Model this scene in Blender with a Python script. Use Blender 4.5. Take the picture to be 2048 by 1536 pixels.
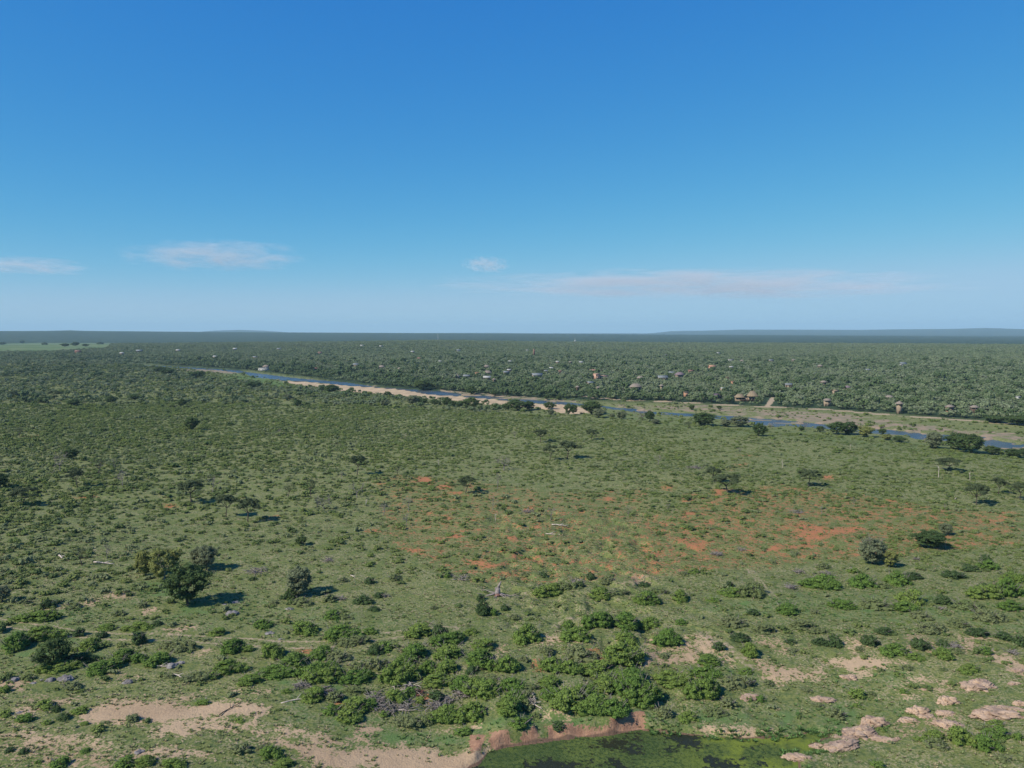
import bpy, math, random
import numpy as np

for o in list(bpy.data.objects):
    bpy.data.objects.remove(o, do_unlink=True)
scene = bpy.context.scene
COL = scene.collection
R = math.radians

# ------------------------------------------------------------------ camera
CAMH = 60.0
FPX = 1577.0            # focal length in pixels of the 2048 px wide photograph
HORIZON = 663.0
PITCH = math.atan((768 - HORIZON) / FPX)
cd = bpy.data.cameras.new('camera')
cam = bpy.data.objects.new('camera', cd)
COL.objects.link(cam)
cam.location = (0, 0, CAMH)
cam.rotation_euler = (math.pi / 2 - PITCH, 0, 0)
cd.sensor_width = 36.0
cd.lens = FPX / 2048 * 36.0
cd.clip_start = 1.0
cd.clip_end = 200000.0
scene.camera = cam

# ------------------------------------------------------------------ sky and sun
SUN_EL = 41.0
SHADOW = np.array([1.0, 0.6]); SHADOW /= np.linalg.norm(SHADOW)      # where shadows fall on the ground
w = bpy.data.worlds.new('World'); scene.world = w
w.use_nodes = True
wn = w.node_tree.nodes; wl = w.node_tree.links
bg = wn['Background']
sky = wn.new('ShaderNodeTexSky')
sky.sky_type = 'NISHITA'
sky.sun_disc = False
sky.sun_elevation = R(SUN_EL)
sky.sun_rotation = math.atan2(-SHADOW[0], -SHADOW[1])
sky.altitude = 3000
sky.air_density = 1.0
sky.dust_density = 0.0
sky.ozone_density = 10.0
# deep clear-sky blue: a response curve per channel on the physical sky
sep = wn.new('ShaderNodeSeparateColor'); comb = wn.new('ShaderNodeCombineColor')
wl.new(sky.outputs[0], sep.inputs[0])
for i, (g_, k_, c_) in enumerate(((1.55, 1.78, .36), (.80, .90, .58), (.30, .79, .84))):
    m1 = wn.new('ShaderNodeMath'); m1.operation = 'MULTIPLY'; m1.inputs[1].default_value = .085 * 1.57
    m2 = wn.new('ShaderNodeMath'); m2.operation = 'POWER'; m2.inputs[1].default_value = g_
    m3 = wn.new('ShaderNodeMath'); m3.operation = 'MULTIPLY'; m3.inputs[1].default_value = k_ / 1.57 / .1
    wl.new(sep.outputs[i], m1.inputs[0]); wl.new(m1.outputs[0], m2.inputs[0]); wl.new(m2.outputs[0], m3.inputs[0])
    m4 = wn.new('ShaderNodeMath'); m4.operation = 'SMOOTH_MIN'; m4.inputs[1].default_value = c_ / 1.57 / .1; m4.inputs[2].default_value = .55 * c_ / 1.57 / .1
    wl.new(m3.outputs[0], m4.inputs[0]); wl.new(m4.outputs[0], comb.inputs[i])
wl.new(comb.outputs[0], bg.inputs[0])
bg.inputs[1].default_value = 0.1
sd_ = bpy.data.lights.new('sun', 'SUN')
sd_.energy = 4.1
sd_.angle = R(0.5)
sd_.color = (1.0, 0.93, 0.79)
sun = bpy.data.objects.new('sun', sd_); COL.objects.link(sun)
sun.location = (-100, -60, 150)
ce = math.cos(R(SUN_EL))
from mathutils import Vector
sun.rotation_euler = Vector((SHADOW[0] * ce, SHADOW[1] * ce, -math.sin(R(SUN_EL)))).to_track_quat('-Z', 'Y').to_euler()
vs = scene.view_settings
vs.view_transform = 'Standard'; vs.look = 'None'; vs.gamma = 1.0; vs.exposure = 0.65
vs.use_curve_mapping = False
scene.render.engine = 'CYCLES'
scene.cycles.volume_bounces = 0

# ------------------------------------------------------------------ maths
cp, sp = math.cos(PITCH), math.sin(PITCH)

def ray(px, py):
    u = (px - 1024) / FPX; v = (py - 768) / FPX
    return np.array([u, cp - v * sp, -sp - v * cp])

def at0(px, py, z=0.0):
    d = ray(px, py); t = (z - CAMH) / d[2]
    return np.array([d[0] * t, d[1] * t])

def uof(x, y):                       # photo column of a bearing
    return 1024 + FPX * x / np.maximum(y * cp + CAMH * sp, 1e-3)

def pyof(x, y, z=0.0):
    dep = y * cp + (CAMH - z) * sp
    return 768 + FPX * ((CAMH - z) * cp - y * sp) / np.maximum(dep, 1e-3)

def sstep(a, b, x):
    t = np.clip((x - a) / (b - a), 0, 1)
    return t * t * (3 - 2 * t)

def _hash(ix, iy, s):
    n = (ix * 374761393 + iy * 668265263 + s * 2147483647) & 0xFFFFFFFF
    n = ((n ^ (n >> 13)) * 1274126177) & 0xFFFFFFFF
    return ((n ^ (n >> 16)) & 0xFFFF) / 65535.0

def vnoise(x, y, s=0):
    x = np.asarray(x, float); y = np.asarray(y, float)
    ix = np.floor(x).astype(np.int64); iy = np.floor(y).astype(np.int64)
    fx = x - ix; fy = y - iy
    fx = fx * fx * (3 - 2 * fx); fy = fy * fy * (3 - 2 * fy)
    a = _hash(ix, iy, s); b = _hash(ix + 1, iy, s); c = _hash(ix, iy + 1, s); d = _hash(ix + 1, iy + 1, s)
    return (a * (1 - fx) + b * fx) * (1 - fy) + (c * (1 - fx) + d * fx) * fy

def fbm(x, y, s=0, o=3):
    t = 0; a = 0.5; n = 0
    for k in range(o):
        t = t + a * vnoise(x * 2 ** k, y * 2 ** k, s + k); n += a; a *= 0.5
    return t / n

def poly_sd(P, X, Y):
    """signed distance to polygon, positive inside"""
    P = np.asarray(P, float)
    best = np.full(X.shape, 1e18); ins = np.zeros(X.shape, bool)
    n = len(P)
    for i in range(n):
        x0, y0 = P[i]; x1, y1 = P[(i + 1) % n]
        dx, dy = x1 - x0, y1 - y0
        L = dx * dx + dy * dy + 1e-9
        t = np.clip(((X - x0) * dx + (Y - y0) * dy) / L, 0, 1)
        q = (X - x0 - t * dx) ** 2 + (Y - y0 - t * dy) ** 2
        np.minimum(best, q, out=best)
        if y0 != y1:
            c = ((y0 > Y) != (y1 > Y)) & (X < (x1 - x0) * (Y - y0) / (y1 - y0) + x0)
            ins ^= c
    d = np.sqrt(best)
    return np.where(ins, d, -d)

def line_d(P, X, Y):
    best = np.full(X.shape, 1e18)
    for i in range(len(P) - 1):
        x0, y0 = P[i]; x1, y1 = P[i + 1]
        dx, dy = x1 - x0, y1 - y0
        L = dx * dx + dy * dy + 1e-9
        t = np.clip(((X - x0) * dx + (Y - y0) * dy) / L, 0, 1)
        np.minimum(best, (X - x0 - t * dx) ** 2 + (Y - y0 - t * dy) ** 2, out=best)
    return np.sqrt(best)

def clipped(fn, P, X, Y, pad, far):
    P = np.asarray(P)
    out = np.full(X.shape, far)
    m = (X > P[:, 0].min() - pad) & (X < P[:, 0].max() + pad) & (Y > P[:, 1].min() - pad) & (Y < P[:, 1].max() + pad)
    if m.any():
        out[m] = fn(P, X[m], Y[m])
    return out

# ------------------------------------------------------------------ layout: river and pond outlines
RZ = -3.0
river_top = [(200, 727), (305, 731), (360, 733.5), (420, 737), (480, 741), (494, 744), (537, 749), (583, 755), (613, 758), (644, 760.6), (689, 764), (715, 768),
             (755, 774), (816, 778), (857, 781), (884, 783), (927, 788), (978, 792), (1028, 798), (1074, 800), (1130, 804), (1176, 809), (1216, 813),
             (1278, 818), (1303, 823), (1354, 826), (1392, 827), (1430, 831), (1466, 832), (1506, 836), (1557, 839), (1620, 846), (1670, 851),
             (1711, 856), (1746, 858), (1782, 860), (1828, 865), (1883, 869), (1929, 870.6), (1965, 873), (1985, 879), (2010, 884), (2048, 888), (2200, 903), (2500, 930)]
river_bot = [(2500, 962), (2200, 926), (2048, 907), (2010, 904), (1985, 899), (1965, 890), (1896, 885), (1863, 881), (1833, 879), (1807, 871), (1756, 868),
             (1718, 866), (1690, 863), (1655, 860), (1617, 856), (1579, 853), (1552, 855), (1520, 852), (1496, 846), (1468, 842), (1425, 837),
             (1387, 834), (1354, 832), (1303, 829), (1270, 825), (1232, 820), (1206, 817), (1168, 813), (1130, 810), (1074, 807.6), (1028, 802.5), (993, 799.5),
             (942, 795), (909, 792), (857, 789), (806, 779.5), (740, 774), (705, 772), (654, 767), (608, 763), (578, 762), (542, 759), (507, 755.5), (494, 749), (440, 742), (400, 740.5),
             (360, 738), (305, 734), (200, 729.5)]
RIVER = [at0(a, b, RZ) for a, b in river_top + river_bot]
SANDBAR = [at0(a, b, RZ) for a, b in [(552, 762), (608, 763.5), (654, 767), (705, 772), (740, 774), (806, 779.5), (857, 789), (909, 792), (942, 795), (993, 799.5), (1028, 803), (1064, 808),
            (1130, 812), (1168, 815), (1182, 829), (1138, 829), (1105, 826), (1069, 817), (1010, 812), (952, 809), (882, 801), (832, 797), (781, 792), (730, 788), (692, 784), (654, 778), (613, 773), (583, 769)]]
PZ = -3.2
POND = [at0(a, b, PZ) for a, b in [(979, 1507), (1010, 1496.5), (1078, 1486), (1133, 1479), (1215, 1472), (1283, 1462), (1367, 1470), (1430, 1476), (1492, 1479), (1585, 1474), (1632, 1464), (1660, 1472),
            (1616, 1490), (1655, 1501), (1570, 1509), (1593, 1523), (1600, 1560), (1640, 1640), (1500, 1720), (1000, 1720), (860, 1620), (942, 1536), (962, 1527)]]

rid_u = [-1500, 0, 230, 500, 700, 880, 1100, 1400, 2048, 3500]
rid_p = [687, 687, 686, 685, 684, 681.5, 685, 686.5, 686.5, 686]
r2_u = [-1500, 0, 100, 140, 170, 300, 500, 900, 1300, 2048, 3500]
r2_p = [662.5, 662.3, 661.9, 661, 662, 663, 664.5, 666.5, 669, 672.5, 673]
r3_u = [-1500, 380, 430, 480, 530, 580, 820, 900, 980, 1060, 1290, 1340, 1370, 1400, 1480, 1600, 1720, 1800, 1900, 1970, 2048, 2300, 3500]
r3_p = [666, 665, 661.3, 660, 661.5, 665, 667, 665.8, 665.6, 667, 668, 662.5, 661.5, 661.5, 659.3, 659.5, 660, 659, 658.5, 657, 659, 660, 662]

def height(X, Y, dsx=None):
    X = np.asarray(X, float); Y = np.asarray(Y, float)
    D = np.sqrt(X * X + Y * Y)
    U = uof(X, np.maximum(Y, 1))
    U = np.clip(U, -1500, 3500)
    h = (fbm(X / 65, Y / 65, 3) - 0.5) * 2.2 * sstep(130, 260, D) * (1 - sstep(1500, 4000, D) * 0)
    h += (fbm(X / 14, Y / 14, 9) - 0.5) * 0.7
    top = CAMH - (np.interp(U, rid_u, rid_p) - HORIZON) / FPX * 3000
    rise = top * sstep(650, 3000, D) * (1 - sstep(3050, 3800, D))
    h += rise + (fbm(X / 420, Y / 420, 21) - 0.5) * 9 * sstep(800, 1600, D) * (1 - sstep(2500, 2950, D))
    top2 = CAMH - (np.interp(U, r2_u, r2_p) - HORIZON) / FPX * 9000
    h += top2 * sstep(5000, 9000, D) * (1 - sstep(9200, 12500, D))
    h += (fbm(X / 900, Y / 900, 31) - 0.5) * 9 * sstep(3800, 5500, D) * (1 - sstep(8000, 9000, D))
    top3 = CAMH - (np.interp(U, r3_u, r3_p) - HORIZON) / FPX * 20000
    h += top3 * sstep(14000, 20000, D) * (1 - 0.6 * sstep(20500, 26000, D))
    # river valley
    m = (D > 330) & (D < 2200)
    if m.any():
        x = X[m]; y = Y[m]
        s = -poly_sd(RIVER, x, y)                       # positive outside
        s2 = -poly_sd(SANDBAR, x, y)
        hb = h[m]
        so = np.minimum(s, s2)
        k = 0.25 * sstep(0, 2.5, so) + 0.75 * sstep(2, 95, so)
        hv = RZ + 0.15 + (hb - RZ) * k
        hv = np.where(s2 < 0, RZ + 0.25 + 0.25 * fbm(x / 9, y / 9, 5), hv)
        isl = sstep(.57, .64, fbm(x / 26 + y / 40, y / 9, 401, 3)) * (U[m] > 900)
        hv = np.where(s < 0, RZ - 0.2 - 1.0 * sstep(0, 4, -s) + 1.5 * isl, hv)
        h[m] = hv
    # pond and its cut bank
    m = (D < 260)
    if m.any():
        x = X[m]; y = Y[m]; u = U[m]
        s = -poly_sd(POND, x, y) + (vnoise(x / 2.2, y / 2.2, 77) - 0.5) * 0.9 * sstep(0, 3, 9)
        yb = np.interp(u, [940, 979, 1133, 1283, 1430, 1632, 1800], [99, 103, 106, 108.5, 107, 108, 108])
        st = np.interp(u, [880, 930, 1010, 1290, 1330, 1640, 1720], [0, .15, .9, 1, .4, .2, 0]) * (y > yb - 1)
        gentle = sstep(0, 42, s)
        gully = 0.55 + 0.45 * sstep(0.25, 0.6, fbm(x / 4.5, y / 4.5, 44))
        steep = np.maximum(0.72 * sstep(0.2, 1.7, s) * gully, 0) + 0.28 * sstep(1.5, 20, s)
        k = gentle * (1 - st) + steep * st
        hv = PZ + 0.05 + (h[m] - PZ) * k
        hv = np.where(s < 0, PZ - 0.15 - 0.6 * sstep(0, 2, -s), hv)
        h[m] = hv
    return h

def ground(px, py):
    z = 0.0
    for _ in range(6):
        x, y = at0(px, py, z)
        z = 0.5 * z + 0.5 * float(height(np.array([x]), np.array([y]))[0])
    x, y = at0(px, py, z)
    return np.array([x, y, float(height(np.array([x]), np.array([y]))[0])])

def dist(p):
    return math.hypot(p[1] * cp + (CAMH - p[2]) * sp, 0)

# pixel crops I measured from: origin and zoom
def c1(x, y): return (x / 2.926, 1100 + y / 2.926)
def c2(x, y): return (600 + x / 2.926, 1100 + y / 2.926)
def c3(x, y): return (1250 + x / 2.566, 1100 + y / 2.566)
def c5(x, y): return (600 + x / 2.926, 780 + y / 2.926)
def c6(x, y): return (1250 + x / 2.566, 820 + y / 2.566)

def wpoly(pts, f=None):
    return [ground(*(f(*p) if f else p))[:2] for p in pts]

def cpoly(f, *flat):
    return wpoly([(flat[i], flat[i + 1]) for i in range(0, len(flat), 2)], f)

SAND = [
 (cpoly(c1, 500, 960, 560, 930, 700, 895, 800, 890, 860, 910, 1000, 905, 1150, 930, 1220, 900, 1400, 895, 1540, 915, 1550, 940, 1500, 960, 1330, 960, 1300, 985, 1250, 960, 1050, 985, 900, 1010, 780, 1000, 680, 1010, 500, 985), 1.0),
 (cpoly(c1, 900, 1000, 1200, 960, 1380, 990, 1480, 1000, 1500, 1050, 1540, 1070, 1400, 1080, 1200, 1050, 1080, 1095, 900, 1100), .62),
 (cpoly(c1, 720, 1200, 800, 1160, 1050, 1140, 1250, 1180, 1280, 1240, 1100, 1220, 850, 1230, 740, 1220), .66),
 (cpoly(c1, 1570, 1115, 1650, 1112, 1800, 1165, 1950, 1205, 2048, 1190, 2048, 1276, 1930, 1276, 1900, 1225, 1700, 1165), .95),
 (cpoly(c2, -10, 1150, 100, 1165, 220, 1200, 300, 1190, 500, 1160, 600, 1160, 750, 1180, 850, 1200, 950, 1190, 1100, 1190, 1060, 1250, 1000, 1290, 700, 1340, 450, 1300, 440, 1230, 320, 1230, 300, 1290, 200, 1280, 80, 1230, -10, 1200), 1.0),
 (cpoly(c1, 90, 930, 150, 920, 190, 945, 110, 960), .8), (cpoly(c1, 20, 1070, 150, 1068, 160, 1095, 20, 1100), .8),
 (cpoly(c1, 190, 1095, 290, 1088, 290, 1110, 200, 1115), .8), (cpoly(c1, -10, 765, 130, 785, 120, 808, -10, 800), .9),
 (cpoly(c1, 180, 868, 350, 876, 420, 892, 200, 890), .7), (cpoly(c1, 410, 1120, 470, 1090, 500, 1110, 430, 1145), .7),
 (cpoly(c1, 650, 255, 740, 250, 730, 278, 660, 278), .85), (cpoly(c1, 500, 300, 550, 292, 545, 312, 503, 318), .95),
 (cpoly(c1, 1000, 462, 1090, 438, 1120, 450, 1010, 474), .75), (cpoly(c1, 300, 325, 380, 310, 370, 325, 310, 340), .75),
 (cpoly(c1, 1150, 585, 1260, 570, 1250, 590, 1170, 605), .7), (cpoly(c1, 840, 360, 900, 340, 890, 360, 850, 378), .75),
 (cpoly(c1, -10, 1000, 90, 1015, 110, 1045, -10, 1040), .6), (cpoly(c1, 1000, 820, 1400, 815, 1420, 850, 1100, 850), .5),
 (cpoly(c1, 60, 1050, 500, 1060, 640, 1140, 640, 1276, 0, 1276, 0, 1120), .5), (cpoly(c1, 600, 860, 1150, 855, 1120, 890, 640, 890), .52),
 (cpoly(c1, 1480, 810, 1560, 815, 1560, 840, 1490, 835), .66), (cpoly(c1, 1640, 1050, 1780, 1060, 1760, 1080, 1650, 1075), .7),
 (cpoly(c1, 640, 730, 760, 725, 740, 755, 650, 755), .6), (cpoly(c1, 1800, 1080, 1950, 1090, 1990, 1130, 1850, 1110), .7),
 (cpoly(c2, 50, 1080, 150, 1080, 250, 1135, 160, 1122), .75), (cpoly(c2, 370, 1040, 430, 1042, 420, 1058, 380, 1058), .9),
 (cpoly(c2, 800, 1040, 1060, 1010, 1040, 1040, 820, 1062), .55), (cpoly(c2, 330, 1080, 500, 1160, 480, 1170, 320, 1100), .6),
 (cpoly(c2, 1300, 940, 1560, 930, 1560, 985, 1330, 990), .5), (cpoly(c2, 1120, 560, 1200, 560, 1190, 590, 1130, 588), .6),
 (cpoly(c2, 1390, 500, 1700, 510, 1640, 560, 1400, 570), .52),
 (cpoly(c3, 600, 575, 690, 568, 800, 595, 1040, 620, 1000, 655, 800, 672, 700, 650, 650, 610), .68),
 (cpoly(c3, 1060, 572, 1200, 558, 1330, 566, 1400, 580, 1270, 600, 1130, 608), .92), (cpoly(c3, 1210, 618, 1275, 608, 1250, 638, 1215, 635), .9),
 (cpoly(c3, 60, 430, 450, 440, 620, 590, 300, 600, 80, 610), .56), (cpoly(c3, 1100, 440, 1240, 440, 1220, 560, 1130, 560), .52),
 (cpoly(c3, 690, 470, 780, 470, 830, 520, 740, 510), .62), (cpoly(c3, 20, 110, 140, 130, 120, 180, 20, 170), .62),
 (cpoly(c3, 1440, 430, 1520, 430, 1480, 560, 1440, 540), .6), (cpoly(c3, 1575, 475, 1605, 475, 1600, 530, 1580, 530), .9), (cpoly(c3, 1700, 450, 1830, 440, 1900, 455, 1800, 470), .65),
 (cpoly(c3, 1765, 470, 1785, 470, 1785, 515, 1770, 515), .9),
 (cpoly(c3, 1900, 540, 1990, 548, 2000, 575, 1920, 570), .9), (cpoly(c3, 1980, 580, 2060, 580, 2060, 640, 2010, 620), .9),
 (cpoly(c3, 1400, 640, 1700, 640, 1760, 740, 1400, 760), .45), (cpoly(c3, 1350, 870, 1700, 830, 1600, 950, 1400, 960), .5),
 (cpoly(c3, 350, 900, 750, 930, 740, 965, 360, 945), .6), (cpoly(c3, 600, 940, 690, 940, 690, 970, 600, 968), .95),
]
BANK = [(cpoly(c2, 1005, 1085, 1085, 1085, 1055, 1178, 1010, 1178), 1.0), (cpoly(c2, 1110, 1072, 1230, 1075, 1300, 1140, 1240, 1160, 1140, 1175, 1120, 1140), 1.0),
        (cpoly(c2, 1300, 1075, 1380, 1080, 1410, 1130, 1310, 1155), 1.0), (cpoly(c2, 1430, 1020, 1500, 1030, 1560, 1110, 1460, 1125), .9),
        (cpoly(c2, 1560, 1030, 1800, 1030, 1870, 950, 1930, 960, 1960, 1010, 2010, 1005, 2010, 1065, 1800, 1095, 1580, 1110), 1.0),
        (cpoly(c3, -10, 850, 70, 870, 90, 915, 40, 945, -10, 950), 1.0)]
RED = [
 (cpoly(c5, 690, 508, 775, 518, 770, 542, 700, 534), 1), (cpoly(c5, 820, 558, 868, 556, 862, 576, 822, 574), 1), (cpoly(c5, 585, 548, 690, 534, 690, 545, 600, 556), .7),
 (cpoly(c5, 730, 628, 760, 630, 755, 640, 735, 640), .9), (cpoly(c5, 480, 835, 640, 826, 640, 840, 560, 862), .62), (cpoly(c5, 580, 925, 640, 914, 712, 935, 670, 952), .8),
 (cpoly(c5, 930, 1000, 1080, 988, 1140, 1020, 1230, 1008, 1160, 1042, 1080, 1045), .72), (cpoly(c5, 1310, 965, 1400, 975, 1405, 1018, 1340, 996), .85),
 (cpoly(c5, 1235, 960, 1280, 965, 1275, 982, 1240, 978), .85), (cpoly(c5, 1210, 853, 1270, 858, 1250, 882, 1215, 878), .85), (cpoly(c5, 898, 846, 930, 846, 928, 860, 900, 860), 1),
 (cpoly(c5, 1362, 792, 1395, 792, 1392, 808, 1364, 806), 1), (cpoly(c5, 1070, 1095, 1200, 1098, 1190, 1115, 1110, 1120), .6), (cpoly(c5, 880, 598, 945, 596, 940, 610, 900, 612), .9),
 (cpoly(c5, 735, 718, 775, 716, 770, 730, 740, 728), .9), (cpoly(c5, 415, 820, 445, 818, 440, 830, 418, 832), .9), (cpoly(c5, 1320, 700, 1350, 684, 1352, 700, 1330, 712), 1),
 (cpoly(c5, 1800, 632, 1830, 632, 1828, 645, 1802, 645), 1), (cpoly(c5, 600, 1, 602, 1, 601, 2), 0),
 (cpoly(c6, 830, 620, 900, 560, 1000, 590, 1060, 600, 1160, 592, 1230, 598, 1200, 630, 1100, 642, 1060, 672, 980, 672, 1000, 700, 970, 716, 900, 700, 880, 655), .68),
 (cpoly(c6, 705, 722, 760, 688, 800, 688, 790, 728), .85), (cpoly(c6, 275, 658, 340, 650, 445, 668, 445, 722, 400, 732, 290, 712), .68),
 (cpoly(c6, 90, 575, 170, 518, 190, 538, 120, 608), .66), (cpoly(c6, 290, 518, 400, 528, 380, 542, 300, 536), .8), (cpoly(c6, 395, 580, 450, 538, 480, 578, 420, 594), .75),
 (cpoly(c6, 285, 470, 320, 432, 375, 428, 320, 480), .68), (cpoly(c6, 452, 408, 515, 406, 500, 442, 460, 438), .85), (cpoly(c6, 198, 380, 245, 390, 235, 412, 205, 408), .8),
 (cpoly(c6, 540, 638, 620, 660, 625, 692, 580, 684), .75), (cpoly(c6, 608, 593, 690, 604, 680, 620, 620, 618), .7), (cpoly(c6, 1005, 342, 1070, 334, 1060, 352, 1015, 358), .8),
 (cpoly(c6, 1335, 458, 1395, 458, 1390, 474, 1340, 474), .8), (cpoly(c6, 1430, 500, 1480, 504, 1475, 520, 1440, 520), .8), (cpoly(c6, 1525, 565, 1600, 542, 1600, 578, 1520, 612), .68),
 (cpoly(c6, 1320, 600, 1385, 598, 1380, 616, 1330, 616), .75), (cpoly(c6, 1795, 560, 1940, 560, 1930, 580, 1800, 582), .6), (cpoly(c6, 530, 290, 620, 268, 640, 280, 545, 310), .6),
 (cpoly(c6, 690, 424, 750, 424, 745, 440, 695, 440), .7), (cpoly(c6, 70, 716, 400, 712, 400, 726, 80, 728), .6), (cpoly(c6, 1075, 465, 1110, 465, 1105, 478, 1080, 478), .8),
 (cpoly(c6, 1650, 648, 1675, 648, 1672, 660, 1652, 660), 1), (cpoly(c6, 1040, 690, 1080, 690, 1078, 706, 1045, 706), .7), (cpoly(c6, 600, 228, 660, 226, 655, 238, 605, 240), .7),
 (cpoly(c6, 0, 640, 500, 400, 800, 380, 1200, 430, 1650, 500, 2048, 520, 2048, 700, 1200, 760, 0, 860), .46),
 (cpoly(c5, 400, 480, 950, 520, 1500, 600, 2048, 560, 2048, 1120, 1000, 1130, 500, 900), .40),
 (wpoly([(0, 1102), (10, 1101), (10, 1108), (0, 1110)]), .5), (wpoly([(166, 992), (182, 990), (182, 995), (168, 996)]), .9),
 (wpoly([(328, 1010), (338, 1008), (340, 1014), (330, 1014)]), .9), (wpoly([(533, 1036), (548, 1033), (546, 1040), (535, 1041)]), .8), (wpoly([(55, 872), (66, 872), (64, 876), (56, 876)]), .8),
 (cpoly(c2, 1660, 570, 1750, 575, 1740, 630, 1690, 620), .85), (cpoly(c2, -10, 580, 60, 580, 50, 610, -10, 610), .7), (cpoly(c2, 1385, 675, 1410, 675, 1405, 700, 1388, 700), 1),
 (cpoly(c2, 710, 850, 760, 860, 750, 900, 720, 890), .8), (cpoly(c2, 220, 882, 290, 880, 280, 895, 230, 900), .9), (cpoly(c1, 1980, 880, 2048, 882, 2040, 895, 1990, 895), .8),
]
LUSH = [
 (cpoly(c1, 850, 195, 1010, 190, 1060, 250, 900, 260), 1.0), (cpoly(c1, 1050, 320, 1190, 315, 1200, 360, 1080, 375), 1.0), (cpoly(c1, 0, 440, 500, 480, 700, 620, 600, 760, 100, 740, 0, 620), .6),
 (cpoly(c1, 1400, 700, 2048, 800, 2048, 950, 1700, 900), .6), (cpoly(c2, 0, 900, 600, 1050, 960, 1100, 980, 1160, 500, 1160, 300, 1080, 0, 960), .65),
 (cpoly(c2, 1000, 1020, 1400, 960, 1900, 960, 2048, 900, 2048, 1010, 1500, 1060, 1010, 1090), .85), (cpoly(c2, 1400, 720, 1900, 720, 1700, 760, 1400, 750), .8),
 (cpoly(c3, 0, 800, 300, 850, 900, 780, 1600, 760, 1400, 900, 1000, 960, 300, 930, 0, 900), .6), (cpoly(c3, 1040, 860, 1140, 860, 1140, 900, 1040, 890), 1.0),
 (cpoly(c3, 480, 590, 700, 610, 640, 690, 500, 650), .85), (cpoly(c3, 1130, 610, 1500, 600, 1500, 690, 1100, 670), .7), (cpoly(c3, 400, 230, 1500, 200, 2048, 300, 2048, 420, 1000, 360, 400, 330), .55),
 (wpoly([(1080, 812), (1200, 818), (1500, 850), (1700, 868), (1860, 885), (2100, 915), (2100, 930), (1850, 905), (1650, 885), (1400, 865), (1180, 838)]), .5),
 (wpoly([(480, 748), (560, 762), (700, 786), (740, 794), (560, 776), (420, 752)]), .9),
 (wpoly([(0, 1224), (500, 1180), (800, 1240), (700, 1280), (300, 1255), (0, 1260)]), .45),
]
FARM = [(wpoly([(-500, 688), (0, 687.5), (70, 686), (240, 686.3), (150, 689.5), (0, 690), (-500, 691)]), 1.0), (wpoly([(-500, 693), (0, 692), (120, 692.5), (225, 691), (210, 696), (110, 702), (0, 703), (-500, 706)]), 1.0), (wpoly([(200, 688), (380, 687), (380, 689), (230, 690)]), .8)]
FLOOD = [(wpoly([(1180, 806), (1300, 812), (1400, 808), (1530, 818), (1680, 826), (1780, 838), (1840, 848), (1990, 862), (2100, 872), (2400, 900), (2400, 915), (2048, 886), (1900, 868), (1780, 858), (1650, 847), (1500, 834), (1400, 825), (1290, 818)]), .54),
         (wpoly([(1560, 828), (1700, 830), (1720, 850), (1680, 852), (1600, 842)]), .85), (wpoly([(1506, 844), (1540, 845), (1565, 850), (1545, 852), (1515, 849)]), 1), (wpoly([(1765, 862), (1800, 864), (1812, 870), (1780, 869)]), .95),
         (wpoly([(1970, 868), (2048, 874), (2048, 882), (1990, 876)]), .75), (wpoly([(600, 757), (760, 772), (760, 776), (600, 761)]), .6),
         (wpoly([(880, 780), (1000, 789), (1170, 803), (1160, 808), (1000, 796), (880, 786)]), .7), (wpoly([(345, 739), (400, 739), (482, 744), (470, 747), (400, 744)]), 1)]
ROAD = wpoly([(1120, 787), (1180, 794), (1240, 800), (1330, 803), (1400, 807), (1520, 813), (1640, 818), (1700, 823), (1780, 830), (1850, 834), (1900, 838), (2000, 846), (2200, 862)])
ROADUP = wpoly([(1533, 813), (1540, 806), (1546, 796)])
TRACK = wpoly([(-60, 1236), (0, 1245), (60, 1254), (150, 1267), (225, 1273), (330, 1275), (420, 1280), (500, 1284), (570, 1290), (650, 1290), (760, 1272), (900, 1258)])
PATHS = [wpoly([c3(470, 460), c3(560, 520), c3(640, 590)]), wpoly([c3(640, 100), c3(700, 180), c3(770, 245)]), wpoly([c2(1330, 250), c2(1390, 290)]), wpoly([c2(1750, 420), c2(1550, 400), c2(1480, 460)])]

SOFT = {id(SAND): .018, id(RED): .014, id(LUSH): .03, id(FLOOD): .012}
def mask_eval(L, X, Y):
    D = np.sqrt(X * X + Y * Y)
    out = np.zeros(X.shape); hard = id(L) not in SOFT
    for P, wgt in L:
        if wgt <= 0: continue
        P = np.asarray(P)
        soft = SOFT.get(id(L), 0.008) * float(np.linalg.norm(P.mean(0)))
        s = clipped(poly_sd, P, X, Y, soft * 2, -1e9)
        out = np.maximum(out, wgt * np.clip((.5 if hard else .66) + s / (2 * soft), 0, 1))
    return out

def road_eval(X, Y):
    D = np.sqrt(X * X + Y * Y)
    out = np.clip(1.5 - clipped(line_d, ROAD, X, Y, 12, 99) / 3.2, 0, 1)
    out = np.maximum(out, np.clip(1.5 - clipped(line_d, ROADUP, X, Y, 12, 99) / 1.9, 0, 1))
    d = clipped(line_d, TRACK, X, Y, 6, 99)
    fade = np.interp(X, [-90, 0, 10], [.8, .8, .2])
    out = np.maximum(out, np.clip(1.4 - np.abs(d - 0.8) / 0.35, 0, 1) * fade * .88)
    for P in PATHS:
        out = np.maximum(out, 0.5 * np.clip(1.4 - clipped(line_d, P, X, Y, 6, 99) / 0.35, 0, 1))
    return out

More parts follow.
